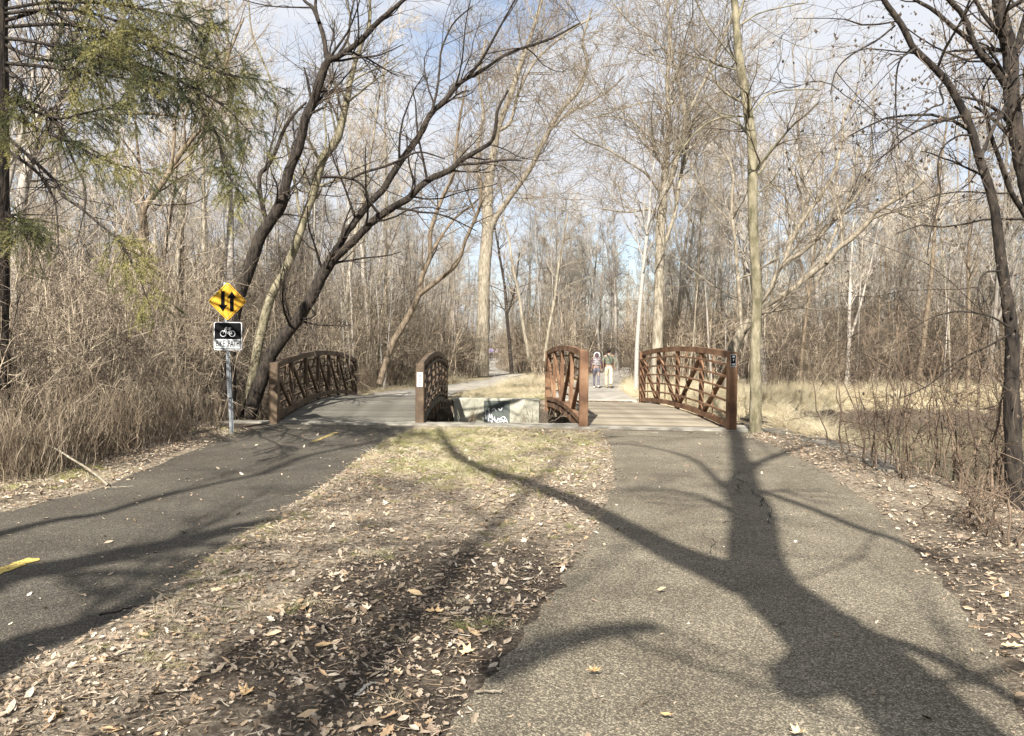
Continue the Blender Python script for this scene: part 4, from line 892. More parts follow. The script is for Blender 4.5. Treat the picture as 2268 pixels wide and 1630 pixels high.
# ------------------------------------------------------------------ spruce
def spruce():
    g = np.random.default_rng(61); D0 = 8.6
    tr = np.array([P(-2, y, D0) for y in (1060, 800, 500, 250, 0, -200, -500)]); org = tr[0]
    root = thing('spruce', 'dark evergreen spruce with drooping green boughs at the left edge', 'tree', tuple(org))
    q = spline(tr, 30); V, F = tubes((q-org)[None], np.linspace(.12, .07, 30)[None], 12, 1, .05); link('trunk', mesh_from('trunk', V, F, M['bark_dark'], True), root)
    boughs = [  # points px, depth end, green?
     ([(10, 20), (120, 5), (260, 10), (340, 25), (420, 45), (475, 75)], 6.9, 1), ([(10, 30), (100, 25), (180, 60), (250, 85), (290, 70)], 7.4, 1),
     ([(12, 85), (60, 90), (140, 105), (200, 120), (290, 145), (345, 190)], 7.2, 1), ([(12, 100), (80, 130), (160, 130), (230, 90), (270, 110)], 8.0, 1),
     ([(14, 60), (150, 55), (300, 90), (420, 135), (500, 165), (570, 175)], 6.8, 1), ([(14, 45), (120, 20), (240, 40), (370, 95), (440, 130), (520, 175)], 7.9, 1),
     ([(12, 140), (120, 150), (220, 165), (300, 180), (350, 205)], 7.5, 1), ([(12, 220), (60, 240), (130, 262), (190, 250), (250, 240), (300, 262)], 7.6, 1),
     ([(12, 240), (90, 290), (150, 310), (220, 350), (330, 385)], 7.2, 1), ([(200, 130), (330, 170), (430, 230), (480, 300), (500, 380), (528, 420)], 6.9, 1),
     ([(150, 100), (300, 140), (420, 190), (500, 240), (560, 300)], 7.1, 1), ([(12, 150), (50, 190), (20, 250), (5, 280)], 7.8, 1),
     ([(12, 300), (59, 342), (118, 397), (138, 433), (177, 460), (220, 496), (252, 523), (275, 551), (305, 610), (330, 670)], 7.3, 2),
     ([(12, 330), (80, 380), (110, 420), (125, 470), (130, 560)], 8.0, 0), ([(12, 215), (110, 250), (160, 350), (190, 430), (170, 540)], 7.5, 0), ([(14, 0), (60, -20), (170, -30), (300, -20), (400, 10)], 7.4, 1),
     ([(12, 470), (40, 490), (60, 520)], 8.2, 1)]
    Q = []; twigs = []; greens = []
    for pts, d1, gr in boughs:
        n = 24; q2 = spline(pts, n); q3 = np.array([P(q2[i, 0], q2[i, 1], D0+(d1-D0)*i/(n-1)) for i in range(n)])-org
        rr = np.linspace(.022, .005, n); V, F = tubes(q3[None], rr[None], 6); o = link('bough', mesh_from('bough', V, F, M['bark_dark'], True), root)
        s0 = {1: .30, 2: .62, 0: .95}[gr]
        a_, ra = grow(g, q3[None], rr[None], {1: 46, 2: 40, 0: 8}[gr], (s0, 1), (25, 60), .62, 6, .45, .0025, -.13, .08, .45)
        b_, rb = grow(g, a_, ra, 6, (.2, 1), (20, 50), .22, 4, .6, .0018, -.10, .08, .4)
        twigs += [(a_, ra), (b_, rb)]
        if gr: greens += [(a_, ra), (b_, rb)]
        dd, rd = grow(g, q3[None], rr[None], 22, (.08, .6), (40, 80), .5, 5, .4, .002, -.08, .12, .3); twigs.append((dd, rd))
        Q.append(q3)
    parts = [(*tubes(a_, r_, 3), 0) for a_, r_ in twigs]; V, F, fm = join(parts); link('twigs', mesh_from('twigs', V, F, M['bark_dark']), root)
    Vn = []; 
    for a_, r_ in greens:
        n, k = a_.shape[:2]; L = np.linalg.norm(a_[:, -1]-a_[:, 0], axis=1); m = 80 if k == 6 else 42
        ii = np.repeat(np.arange(n), m); t = .12+.88*g.random(len(ii)); u = t*(k-1)*.9999; i = u.astype(int); f = (u-i)[:, None]
        p = a_[ii, i]*(1-f)+a_[ii, i+1]*f; T = a_[ii, i+1]-a_[ii, i]; T /= np.linalg.norm(T, axis=1, keepdims=True)+1e-9
        d = g.normal(size=(len(ii), 3)); d -= (d*T).sum(1, keepdims=True)*T; d /= np.linalg.norm(d, axis=1, keepdims=True); d = d*.75+T*.65; d /= np.linalg.norm(d, axis=1, keepdims=True)
        l = (.020+.013*g.random(len(ii)))[:, None]; s_ = np.cross(d, g.normal(size=d.shape)); s_ /= np.linalg.norm(s_, axis=1, keepdims=True)
        Vn.append(np.stack([p-s_*.0019, p+s_*.0019, p+d*l], 1))
    Vn = np.concatenate(Vn).reshape(-1, 3); F = np.arange(len(Vn)).reshape(-1, 3)
    o = link('needles', mesh_from('needles', Vn, F, M['needle']), root); o['kind'] = 'stuff'
spruce()

# ------------------------------------------------------------------ plants for the wood
def gen_tree(seed, h, r_, n1, first, spread, bark, twig, rmin, up=.10, n2=7, n3=5, n4=2, fork=0):
    g = np.random.default_rng(seed); k = 14; z = np.linspace(0, 1, k); lean = g.normal(size=2)*.05
    tr = np.stack([np.cumsum(g.normal(size=k)*.022*h/10)+lean[0]*z*h, np.cumsum(g.normal(size=k)*.022*h/10)+lean[1]*z*h, z*h], -1); tr -= tr[0]
    rr = r_*(1-z*.85); rr[0] *= 1.25
    stems = [(tr, rr)]
    for _ in range(fork):
        i = g.integers(2, 6); a_ = g.random()*6.28; d = np.array((math.cos(a_), math.sin(a_)))*.28
        q = np.array([tr[i]+np.array((*(d*j*h/14*(1-.03*j)), j*h/14*.92)) for j in range(k-i)]); q[1:, :2] += np.cumsum(g.normal(size=(len(q)-1, 2))*.02*h/10, axis=0); q = spline(q, k); stems.append((q, np.linspace(rr[i]*.75, .01, k)))
    A = np.stack([s_[0] for s_ in stems]); RA = np.stack([s_[1] for s_ in stems])
    V, F = tubes(A, RA, 7, seed, .05); parts = [(V, F, 0)]
    a_, ra = grow(g, A, RA, n1, (first, 1), (25, 58), spread, 7, .4, rmin*1.6, up, .13, .55, r_*.45); parts.append((*tubes(a_, ra, 4), 0))
    b_, rb = grow(g, a_, ra, n2, (.2, 1), (22, 55), spread*.45, 5, .55, rmin*1.2, up*.8, .15, .4); parts.append((*tubes(b_, rb, 3), 1))
    c_, rc = grow(g, b_, rb, n3, (.15, 1), (22, 55), spread*.22, 4, .7, rmin, up*.5, .15, .4); parts.append((*tubes(c_, rc, 3), 1))
    if n4:
        d_, rd = grow(g, c_, rc, n4, (.2, 1), (22, 55), spread*.11, 3, .8, rmin*.85, up*.3, .15, .4); parts.append((*tubes(d_, rd, 3), 1))
    tk_, F_, fm_ = join(parts[:2]) if False else (None, None, None)
    return parts, [bark, twig]
def tree_meshes(*a_, **k_):
    parts, mm = gen_tree(*a_, **k_)
    t = mesh_from('trunk', parts[0][0], parts[0][1], M[mm[0]], True); V, F, fm = join(parts[1:]); c = mesh_from('crown', V, F, mats=[M[mm[0]], M[mm[1]]], fm=fm)
    return t, c
kinds = []
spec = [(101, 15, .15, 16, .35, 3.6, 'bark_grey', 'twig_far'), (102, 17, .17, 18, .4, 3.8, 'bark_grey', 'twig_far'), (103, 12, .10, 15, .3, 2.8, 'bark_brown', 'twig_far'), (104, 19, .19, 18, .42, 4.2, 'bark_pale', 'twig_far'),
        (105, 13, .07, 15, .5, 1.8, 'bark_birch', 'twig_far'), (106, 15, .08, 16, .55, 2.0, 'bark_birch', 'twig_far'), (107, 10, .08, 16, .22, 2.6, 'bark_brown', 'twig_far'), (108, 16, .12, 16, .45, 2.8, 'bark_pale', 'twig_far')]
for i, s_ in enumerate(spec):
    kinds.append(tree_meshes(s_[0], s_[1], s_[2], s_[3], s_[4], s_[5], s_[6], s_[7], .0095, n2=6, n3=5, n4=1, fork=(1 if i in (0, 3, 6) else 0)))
klabel = ['bare grey tree in the wood behind the paths', 'tall bare grey tree in the wood behind the paths', 'thin brown bare tree in the wood behind the paths', 'tall pale trunked bare tree in the wood behind the paths',
          'slim white birch in the wood behind the paths', 'tall slim white birch in the wood behind the paths', 'low brown branching tree in the wood behind the paths', 'straight pale bare tree in the wood behind the paths']
def free_spot(x, y, m):
    if onpath(np.array([x]), np.array([y]), m)[0]: return False
    if 12.5 < y < 23 and -5.6 < x < 5.5: return False
    if x > 4 and inpoly(np.array([x]), np.array([y]), pond)[0]: return False
    if abs(x) < .62*y*.0+0: return False
    return True
g = np.random.default_rng(77); placed = []; nt_ = 0
tries = 0
wood = []
while nt_ < 130 and tries < 6000:
    tries += 1
    y = 23+ (g.random()**1.25)*58; x = (g.random()*2-1)*(.74*y+3)
    if not free_spot(x, y, 1.3): continue
    if -2.5 < x < 5.5 and y < 34: continue
    if x > 4 and y < 27: continue
    if any((x-a_)**2+(y-b_)**2 < 1.5+y*.025 for a_, b_ in placed): continue
    placed.append((x, y)); i = int(g.choice(8, p=[.17, .15, .17, .14, .04, .05, .14, .14])); z = float(terr(np.array([x]), np.array([y]))[0])-.05
    if y < 30 and i in (3,): i = 2
    name = 'birch' if i in (4, 5) else 'bare_tree'
    root = thing(name, klabel[i], 'tree', (x, y, z), g.random()*6.28, 'bare trees of the wood behind the paths'); s_ = (.58+.38*g.random())*(1.12 if y > 45 else 1); root.scale = (s_, s_, s_)
    link('trunk', kinds[i][0], root); link('crown', kinds[i][1], root); nt_ += 1; wood.append((root, i))
ordn = ['', 'second', 'third', 'fourth', 'fifth', 'sixth', 'seventh', 'eighth', 'ninth', 'tenth', 'eleventh', 'twelfth', 'thirteenth', 'fourteenth', 'fifteenth']
short = ['bare grey tree', 'tall bare grey tree', 'thin brown tree', 'tall pale trunked tree', 'slim whitish birch', 'tall whitish birch', 'low brown branching tree', 'straight pale tree']
regs = [(-1e9, 480, 'in the left wood'), (480, 920, 'behind the left footbridge'), (920, 1300, 'behind the gap between the footbridges'), (1300, 1700, 'behind the right footbridge'), (1700, 1e9, 'beyond the straw bank at right')]
for lo_, hi_, place in regs:
    for kk in range(8):
        sel = sorted([(1133+FPX*o_.location.x/o_.location.y, o_) for o_, i_ in wood if i_ == kk and lo_ <= 1133+FPX*o_.location.x/o_.location.y < hi_], key=lambda v: v[0])
        for q_, (px_, o_) in enumerate(sel):
            o_['label'] = (short[kk]+' standing alone of its kind ' if len(sel) == 1 else ('leftmost' if q_ == 0 else ('rightmost' if q_ == len(sel)-1 else '%s from left' % ordn[q_]))+' of the '+short[kk].replace('birch', 'birche')+'s ')+place
# left-hand wood beyond the thicket, nearer trees, and trees behind the viewer
for (x, y, i, lb) in [(-9.5, 13, 2, 'thin brown tree in the left thicket behind the spruce'), (-12.5, 17, 0, 'grey tree in the left thicket, far left'), (-8.2, 18, 6, 'low branching tree in the left thicket behind the sign'), (-10.5, 22, 7, 'straight pale tree deep in the left thicket'),
                   (11.5, 30, 6, 'low branching tree at the edge of the far straw bank'), (15, 27.5, 2, 'thin brown tree on the far straw bank at right'), (19, 30, 0, 'grey tree behind the far straw bank at right'),
                   (5.5, -9, 3, 'tall pale tree behind the viewer on the right'), (-3.5, -11, 1, 'tall grey tree far behind the viewer')]:
    root = thing('bare_tree', lb, 'tree', (x, y, float(terr(np.array([x]), np.array([y]))[0])-.05), x*1.7); link('trunk', kinds[i][0], root); link('crown', kinds[i][1], root); 

# ------------------------------------------------------------------ scattering (one object per kind of uncountable stuff)
def lib(name, meshes):
    c = bpy.data.collections.new(name)
    for i, me in enumerate(meshes):
        o = bpy.data.objects.new('%s_%02d' % (name, i), me); c.objects.link(o)
    return c
def scatter(name, pos, rot, scl, idx, coll, label=None, cat=None):
    me = bpy.data.meshes.new(name); n = len(pos); me.vertices.add(n); me.vertices.foreach_set('co', np.asarray(pos, np.float32).ravel())
    a_ = me.attributes.new('rot', 'FLOAT_VECTOR', 'POINT'); a_.data.foreach_set('vector', np.asarray(rot, np.float32).ravel())
    a_ = me.attributes.new('scl', 'FLOAT', 'POINT'); a_.data.foreach_set('value', np.asarray(scl, np.float32))
    a_ = me.attributes.new('idx', 'INT', 'POINT'); a_.data.foreach_set('value', np.asarray(idx, np.int32))
    o = link(name, me); ng = bpy.data.node_groups.new(name, 'GeometryNodeTree')
    ng.interface.new_socket('Geometry', in_out='INPUT', socket_type='NodeSocketGeometry'); ng.interface.new_socket('Geometry', in_out='OUTPUT', socket_type='NodeSocketGeometry')
    n_ = ng.nodes.new; l_ = ng.links.new; gi = n_('NodeGroupInput'); go = n_('NodeGroupOutput'); ip = n_('GeometryNodeInstanceOnPoints'); ci = n_('GeometryNodeCollectionInfo')
    ci.inputs['Collection'].default_value = coll; ci.inputs['Separate Children'].default_value = True; ci.inputs['Reset Children'].default_value = True
    def na(nm, ty): x_ = n_('GeometryNodeInputNamedAttribute'); x_.data_type = ty; x_.inputs['Name'].default_value = nm; return x_.outputs['Attribute']
    er = n_('FunctionNodeEulerToRotation'); l_(na('rot', 'FLOAT_VECTOR'), er.inputs[0]); l_(er.outputs[0], ip.inputs['Rotation'])
    cx_ = n_('ShaderNodeCombineXYZ'); s_ = na('scl', 'FLOAT'); [l_(s_, cx_.inputs[k]) for k in range(3)]; l_(cx_.outputs[0], ip.inputs['Scale'])
    l_(na('idx', 'INT'), ip.inputs['Instance Index']); ip.inputs['Pick Instance'].default_value = True
    l_(gi.outputs[0], ip.inputs['Points']); l_(ci.outputs[0], ip.inputs['Instance']); l_(ip.outputs[0], go.inputs[0])
    md = o.modifiers.new('scatter', 'NODES'); md.node_group = ng
    return tag(o, label, cat, kind='stuff')

def shrub_mesh(seed, h, n, spread, bark, rmin, weeds=False, arch=.0, r0_=.012):
    g = np.random.default_rng(seed); k = 8; A = []; RA = []
    for _ in range(n):
        a_ = g.random()*6.28; b = np.array((math.cos(a_), math.sin(a_)))*g.random()*spread*.5; d = np.array((math.cos(a_), math.sin(a_)))*(spread*.09 if not arch else spread*.12)*(.3+g.random())
        hh = h*(.5+.6*g.random()); z = np.linspace(0, 1, k)
        q = np.stack([b[0]+d[0]*z*hh*1.4+np.cumsum(g.normal(size=k)*.045), b[1]+d[1]*z*hh*1.4+np.cumsum(g.normal(size=k)*.045), hh*z*(1-arch*z*z)], -1); A.append(q); RA.append(np.linspace(r0_*(.5+.7*g.random()), rmin, k))
    A = np.stack(A); RA = np.stack(RA); parts = [(*tubes(A, RA, 4), 0)]
    if weeds:
        a_, ra = grow(g, A, RA, 5, (.45, 1), (20, 55), .28*h, 3, .6, rmin*.8, .1, .1, .5); parts.append((*tubes(a_, ra, 3), 0))
    else:
        a_, ra = grow(g, A, RA, 6, (.15, 1), (25, 85), .46*h, 6, .6, rmin, .02, .3, .5); parts.append((*tubes(a_, ra, 3), 0))
        b_, rb = grow(g, a_, ra, 4, (.2, 1), (25, 60), .2*h, 5, .75, rmin*.85, .0, .32, .4); parts.append((*tubes(b_, rb, 3), 0))
    V, F, fm = join(parts); return mesh_from('shrub', V, F, M[bark])
bushes = lib('bush', [shrub_mesh(201, 4.2, 16, 1.6, 'brush', .0052, r0_=.019), shrub_mesh(202, 3.4, 16, 1.9, 'brush', .0048, arch=.25), shrub_mesh(203, 5.2, 9, 1.4, 'brush', .0058, r0_=.024), shrub_mesh(204, 2.6, 18, 1.6, 'brush', .0045, arch=.35), shrub_mesh(205, 3.0, 13, 1.4, 'twig_dark', .0050, r0_=.018)])
weeds = lib('weed', [shrub_mesh(211, 1.35, 26, 1.0, 'stalk', .0026, True, r0_=.0045), shrub_mesh(212, 1.0, 30, .9, 'stalk', .0024, True, r0_=.004), shrub_mesh(213, 1.6, 18, 1.0, 'brush', .0026, True, arch=.15, r0_=.005)])
def rand_pts(n, xf, yf, ok, seed):
    g = np.random.default_rng(seed); out_x = []; out_y = []; tot = 0
    while tot < n:
        y = yf(g, n*2); x = xf(g, y); k = ok(x, y); out_x.append(x[k]); out_y.append(y[k]); tot += k.sum()
    return np.concatenate(out_x)[:n], np.concatenate(out_y)[:n]
def brush_ok(x, y):
    k = ~onpath(x, y, .45); k &= ~((y > 11.5) & (y < 23.5) & (x > -5.35) & (x < 5.6)); k &= ~((x > -5.0) & (x < 4.6) & (y < 24))
    k &= ~inpoly(x, y, pond); k &= ~((x > 3.9) & (x < 13) & (y < 27.5)) ; k &= ~((x >= 13) & (y < 26+.1*x))
    k &= ~((x > -2.8) & (x < 4.2) & (y < 40)); k &= ~((x > 2.) & (x < 9) & (y < 31)) ; k &= ~((x < -4.4) & (y < 7.0)) 
    k &= ~((x > -3.9) & (x < 0) & (y > 50) & (y < 95) & (np.abs(x+2.4) < 1.6))
    k &= (x < -5.3-.0*y) | (y > 22)
    k &= ~((x > -5.75) & (y < 14))
    k &= ~((x/y > -.415) & (x/y < -.30) & (y < 16.5)) & ~((x/y > -.52) & (x/y < -.27) & (y < 13.4))
    return k
x, y = rand_pts(3000, lambda g, y: (g.random(len(y))*2-1)*(.72*y+2), lambda g, n: 7.5+112*g.random(n)**.9, brush_ok, 301)
x2, y2 = rand_pts(60, lambda g, y: -5.9-5.5*g.random(len(y)), lambda g, n: 7.8+8*g.random(n), brush_ok, 302)
x = np.r_[x, x2]; y = np.r_[y, y2]; g = np.random.default_rng(303); n = len(x)
near = sstep(6, 26, y)
scatter('brush_thicket', np.c_[x, y, terr(x, y)-.03], np.c_[g.normal(size=(n, 2))*.08, g.random(n)*6.28], (.38+.30*near)+(.38+.32*near)*g.random(n), g.integers(0, 5, n), bushes, 'dense tangle of bare tan and grey shrubs filling the wood floor', 'undergrowth')
x, y = rand_pts(800, lambda g, y: np.where(g.random(len(y)) < .62, -5.05-7*g.random(len(y))**1.5, (g.random(len(y))*2-1)*.72*y), lambda g, n: 7.2+26*g.random(n)**1.2, lambda x, y: brush_ok(x, y) | ((x < -5.0) & (y > 7.3) & (y < 13.6) & ((x/y < -.44) | (y > 12.9))), 311)
n = len(x); g = np.random.default_rng(312)
scatter('dry_weeds', np.c_[x, y, terr(x, y)-.02], np.c_[g.normal(size=(n, 2))*.09, g.random(n)*6.28], .35+.6*g.random(n)**1.3, g.integers(0, 3, n), weeds, 'dry upright weed stalks along the edge of the left thicket', 'weeds')
# far wood behind everything, and the wood the other way round
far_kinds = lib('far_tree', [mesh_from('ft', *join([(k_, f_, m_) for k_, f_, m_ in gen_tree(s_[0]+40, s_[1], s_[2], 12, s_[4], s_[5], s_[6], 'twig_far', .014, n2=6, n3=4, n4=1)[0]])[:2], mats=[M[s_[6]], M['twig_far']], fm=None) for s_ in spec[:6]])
g = np.random.default_rng(320); y = 62+100*g.random(580); x = (g.random(580)*2-1)*(.75*y+5); k = ~((np.abs(x+2.4) < 2.2) & (y < 100)); x = x[k]; y = y[k]
yq = 60+55*g.random(46); xq = yq*(.045+.10*g.random(46)); x = np.r_[x, xq]; y = np.r_[y, yq]
a_ = g.random(260)*math.pi+math.pi; rr_ = 30+60*g.random(260); x = np.r_[x, rr_*np.cos(a_)]; y = np.r_[y, rr_*np.sin(a_)-4]; n = len(x)
scatter('far_wood', np.c_[x, y, terr(x, y)-.1], np.c_[np.zeros((n, 2)), g.random(n)*6.28], .62+.36*g.random(n), g.integers(0, 6, n), far_kinds, 'far bare wood fading together behind the nearer trees', 'wood')
# young pale saplings
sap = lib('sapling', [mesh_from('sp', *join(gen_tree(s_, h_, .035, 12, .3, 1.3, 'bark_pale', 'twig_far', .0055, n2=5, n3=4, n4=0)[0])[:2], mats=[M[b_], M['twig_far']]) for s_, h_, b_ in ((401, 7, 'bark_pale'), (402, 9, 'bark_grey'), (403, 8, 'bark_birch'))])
x, y = rand_pts(900, lambda g, y: (g.random(len(y))*2-1)*(.72*y+2), lambda g, n: 24+66*g.random(n), lambda x, y: brush_ok(x, y), 330); n = len(x); g = np.random.default_rng(331)
scatter('sapling_growth', np.c_[x, y, terr(x, y)-.05], np.c_[g.normal(size=(n, 2))*.05, g.random(n)*6.28], .7+.6*g.random(n), g.integers(0, 3, n), sap, 'countless thin pale saplings standing among the trees of the wood', 'saplings')

# ------------------------------------------------------------------ shrubs on the right bank (each its own thing)
def lone_shrub(label, px, Y, h, n, spread, seed, arch=.1, bark='brush', name='bare_shrub'):
    x = P(px, 900, Y).x; z = float(terr(np.array([x]), np.array([Y]))[0]); me = shrub_mesh(seed, h, n, spread, bark, .0027, arch=arch, r0_=.013)
    o = link(name, me); o.location = (x, Y, z-.03); tag(o, label, 'shrub')
for i, (lb, px, Y, h, n, sp, ar) in enumerate([('tall bare shrub with reddish stems in front of the creek', 2040, 8.2, 2.5, 7, .8, .1), ('thin arching shrub at the end of the concrete wing wall', 1895, 10.4, 2.1, 4, .7, .2), ('low spiky shrub between the tall reddish shrub and the wing wall', 1955, 9.2, 1.5, 9, .8, .1),
      ('dense upright shrub left of the bending tree', 2140, 7.6, 2.1, 12, .9, .15), ('twiggy shrub behind the bending tree', 2215, 8.6, 2.6, 12, 1.0, .2), ('tangled low shrub with curling canes at the foot of the bending tree', 2190, 5.9, .75, 12, .8, .55), ('short cane clump at the right edge of the picture', 2262, 5.3, .7, 9, .6, .5),
      ('wide bare shrub on the bank near the water', 2085, 10.2, 2.6, 12, 1.2, .2), ('loose spreading shrub beside the water under the spreading tree limbs', 1990, 12.5, 2.6, 9, 1.2, .2), ('upright shrub farther along the bank, left of the bending tree', 2170, 12.0, 2.8, 10, 1.2, .15), ('dark tangle of roots and dead canes on the eroded creek bank', 1960, 15.2, .8, 26, 1.6, .65), ('second dark tangle on the creek bank, nearer the thin tree', 1850, 18.5, .6, 24, 1.6, .65), ('bare shrub at the far right behind the overhanging tree', 2290, 9.5, 2.8, 12, 1.3, .2)]):
    lone_shrub(lb, px, Y, h, n, sp, 500+i, ar, 'twig_dark' if 'dark' in lb else 'stem_red')
# fallen branch on the left verge
q = np.array([np.array(P(0, 968, 8.2)), np.array(P(100, 985, 8.0)), np.array(P(170, 1020, 7.8)), np.array(G(240, 1075, .03))]); q = spline(q, 14); q += rng.normal(size=q.shape)*.008
V, F = tubes(q[None], np.linspace(.007, .013, 14)[None], 7, 1, .05); tag(link('fallen_branch', mesh_from('fallen_branch', V, F, M['bark_pale'], True)), 'pale dead branch leaning out of the left thicket onto the verge', 'branch')
# sticks on the ground
def stick(name, label, a_, b_, r_, cat='stick', m='bark_pale', group=None):
    p = np.array(G(*a_, .03)); q_ = np.array(G(*b_, .03)); n = 9; t = np.linspace(0, 1, n)[:, None]; g = np.random.default_rng(int(a_[0])); c = p*(1-t)+q_*t; c[1:-1, :2] += np.cumsum(g.normal(size=(n-2, 2))*.006, axis=0); c[:, 2] = .02+r_+g.random(n)*.006
    V, F = tubes(c[None], np.linspace(r_, r_*.6, n)[None], 6, 2, .08); tag(link(name, mesh_from(name, V, F, M[m], True)), label, cat, group)
stick('fallen_stick', 'pale stick lying across the leaf litter in the lower left', (440, 1332), (562, 1352), .008)
stick('fallen_stick', 'thick grey stick at the edge of the bike path', (420, 1293), (585, 1262), .010)
stick('fallen_stick', 'short white twig near the walking path', (785, 1542), (832, 1514), .008, m='bark_birch')
stick('fallen_stick', 'dark stick on the bike path in the shadow', (220, 1362), (300, 1342), .006, m='bark_dark')
stick('fallen_stick', 'thin pale twig on the bike path halfway to the bridge', (510, 1170), (565, 1164), .005)
stick('fallen_stick', 'thin pale twig near the left edge of the bike path', (235, 1080), (295, 1075), .006)
stick('fallen_stick', 'slim tan stick in the litter beside the walking path', (1050, 1530), (1110, 1526), .006)
stick('fallen_stick', 'dark bark strip on the muddy median', (650, 1368), (720, 1392), .012, m='bark_dark')

# ------------------------------------------------------------------ leaves and grass on the ground
def leaf_mesh(seed, outline, curl, m):
    g = np.random.default_rng(seed); n = len(outline); c = np.mean(outline, axis=0); curl = curl*.55; V = [(c[0], c[1], .003)]; 
    for x_, y_ in outline: V.append((x_, y_, .003+curl*(x_*x_*1.5+y_*y_*9)+g.normal()*.003))
    F = [(0, 1+i, 1+(i+1) % n) for i in range(n)]; return mesh_from('leaf', V, F, m)
def lobes(n, L, w_, dep):
    o = []
    for i in range(n):
        a_ = 2*math.pi*i/n; r_ = 1-dep*(i % 2); o.append((L*math.cos(a_)*r_, w_*math.sin(a_)*r_))
    return o
ovals = [(-.05, 0), (-.025, .016), (.01, .02), (.05, 0), (.01, -.02), (-.025, -.016)]
oak = [(-.06, .0), (-.035, .018), (-.025, .008), (-.005, .03), (.005, .014), (.03, .028), (.035, .01), (.06, .002), (.035, -.012), (.028, -.028), (.006, -.014), (-.006, -.03), (-.026, -.008), (-.036, -.018)]
maple = lobes(14, .05, .048, .45); narrow = [(-.045, 0), (0, .009), (.045, 0), (0, -.009)]; frag = [(-.02, -.01), (-.005, .018), (.02, .008), (.012, -.014)]
lm = [leaf_mesh(1, ovals, 4, M['leaf']), leaf_mesh(2, oak, 3, M['leaf']), leaf_mesh(3, maple, 3, M['leaf']), leaf_mesh(4, narrow, 6, M['leaf']), leaf_mesh(5, frag, 5, M['leaf']), leaf_mesh(6, ovals, -2, M['leaf']), leaf_mesh(7, frag, 2, M['leaf'])]
for sd_ in (1, 2):
    g = np.random.default_rng(sd_); q_ = np.c_[np.linspace(-.08, .08, 5), np.cumsum(g.normal(size=5)*.008), np.full(5, .004)]; V, F = tubes(q_[None], np.linspace(.0035, .0015, 5)[None], 4); lm.append(mesh_from('twig_bit', V, F, M['leaf']))
leaves = lib('leaf', lm)
def leaf_ok(x, y):
    g = np.random.default_rng(9); on = inpoly(x, y, bikeP) | inpoly(x, y, walkP) | ((y > 13.2) & (x > -5.6) & (x < 4.7)); d = np.minimum(dpoly(x, y, bikeP), dpoly(x, y, walkP))
    keep = ~on | (on & (y < 13.2) & (g.random(len(x)) < .016+.5*np.exp(-d/.05)*(d < .16)))
    med = (x > -4.6) & (x < 1.75) & (y < 13.4); dens = np.where(med, .38+.22*wob(x, y, 1.9, 2)+.35*np.exp(-((dpoly(x, y, bikeR, False)-.35)/.4)**2)+.3*sstep(4.5, 8, y), .9)
    dens = np.where((x > 1.75) & (x < 8) & (y < 9), .30, dens)
    return keep & (g.random(len(x)) < dens)
x, y = rand_pts(120000, lambda g, y: (g.random(len(y))*2-1)*(.72*y+.6), lambda g, n: 2.2+13.5*g.random(n)**1.15, leaf_ok, 600)
g = np.random.default_rng(601); n = len(x); z = np.where(inpoly(x, y, bikeP) | inpoly(x, y, walkP), .008, terr(x, y)+.002+.018*g.random(n)); idx_ = g.choice(9, n, p=[.14, .06, .01, .16, .26, .08, .17, .06, .06])
scl = (.17+.55*g.random(n)**3)*(1+.25*sstep(5, 14, y))
scatter('leaf_litter', np.c_[x, y, z], np.c_[g.normal(size=(n, 2))*.33*(idx_ < 7)[:, None], g.random(n)*6.28], scl, idx_, leaves, 'thick litter of dry tan and brown leaves on the verges and median', 'leaf litter')
# single leaves that catch the eye
def big_leaf(label, px, py, mi, s_, rz, col='leaf_orange'):
    oo = [ovals, oak, maple][mi]; me = leaf_mesh(int(px), oo, 3.5, M[col]); me = me
    p = G(px, py, .03); o = link('dry_leaf', me); o.location = p; o.rotation_euler = (rng.normal()*.25, rng.normal()*.25, rz); o.scale = (s_, s_, s_); tag(o, label, 'leaf')
for a_ in [('orange tan curled leaf at the bottom, left of centre', 680, 1586, 0, 1.0, .2), ('pale yellow maple leaf in the bottom left corner', 122, 1590, 2, .95, .5), ('cream leaf on the mud above the white twig', 560, 1372, 1, .9, .8), ('pale leaf beside the cream leaf on the mud', 605, 1405, 0, .9, .1),
           ('long tan leaf near the top of the muddy median', 920, 1315, 0, 1.0, -.2), ('cream oak leaf near the edge of the walking path', 962, 1355, 1, .95, .5), ('pale lobed leaf near the walking path edge', 1035, 1445, 2, .8, .1), ('tan leaf tilted on the median centre', 715, 1430, 0, 1.0, .9),
           ('pale maple leaf alone on the walking path', 1315, 1488, 2, .75, .2), ('small pale leaf on the walking path at the bottom', 1478, 1583, 0, .6, 2.6), ('tan lobed leaf cut by the bottom edge on the walking path', 1768, 1624, 2, .7, .4), ('small tan leaf left of the big shadow', 1465, 1305, 0, .6, .1),
           ('oak leaf at the right edge on bare soil', 2240, 1432, 1, .9, 0), ('pale upturned leaf on the mud at lower centre left', 545, 1535, 2, .8, 1.), ('yellow leaf at the very bottom edge', 245, 1618, 0, .8, .3), ('folded cream leaf at the bottom centre left', 595, 1560, 1, .7, 1.2),
           ('brown leaf by the walking path edge', 1050, 1402, 0, .9, -.1), ('small orange leaf in the lower litter', 352, 1535, 0, .6, 1.1), ('tan oak leaf on the mud in the middle of the median', 880, 1490, 1, .7, 2.0)]:
    big_leaf(*a_)
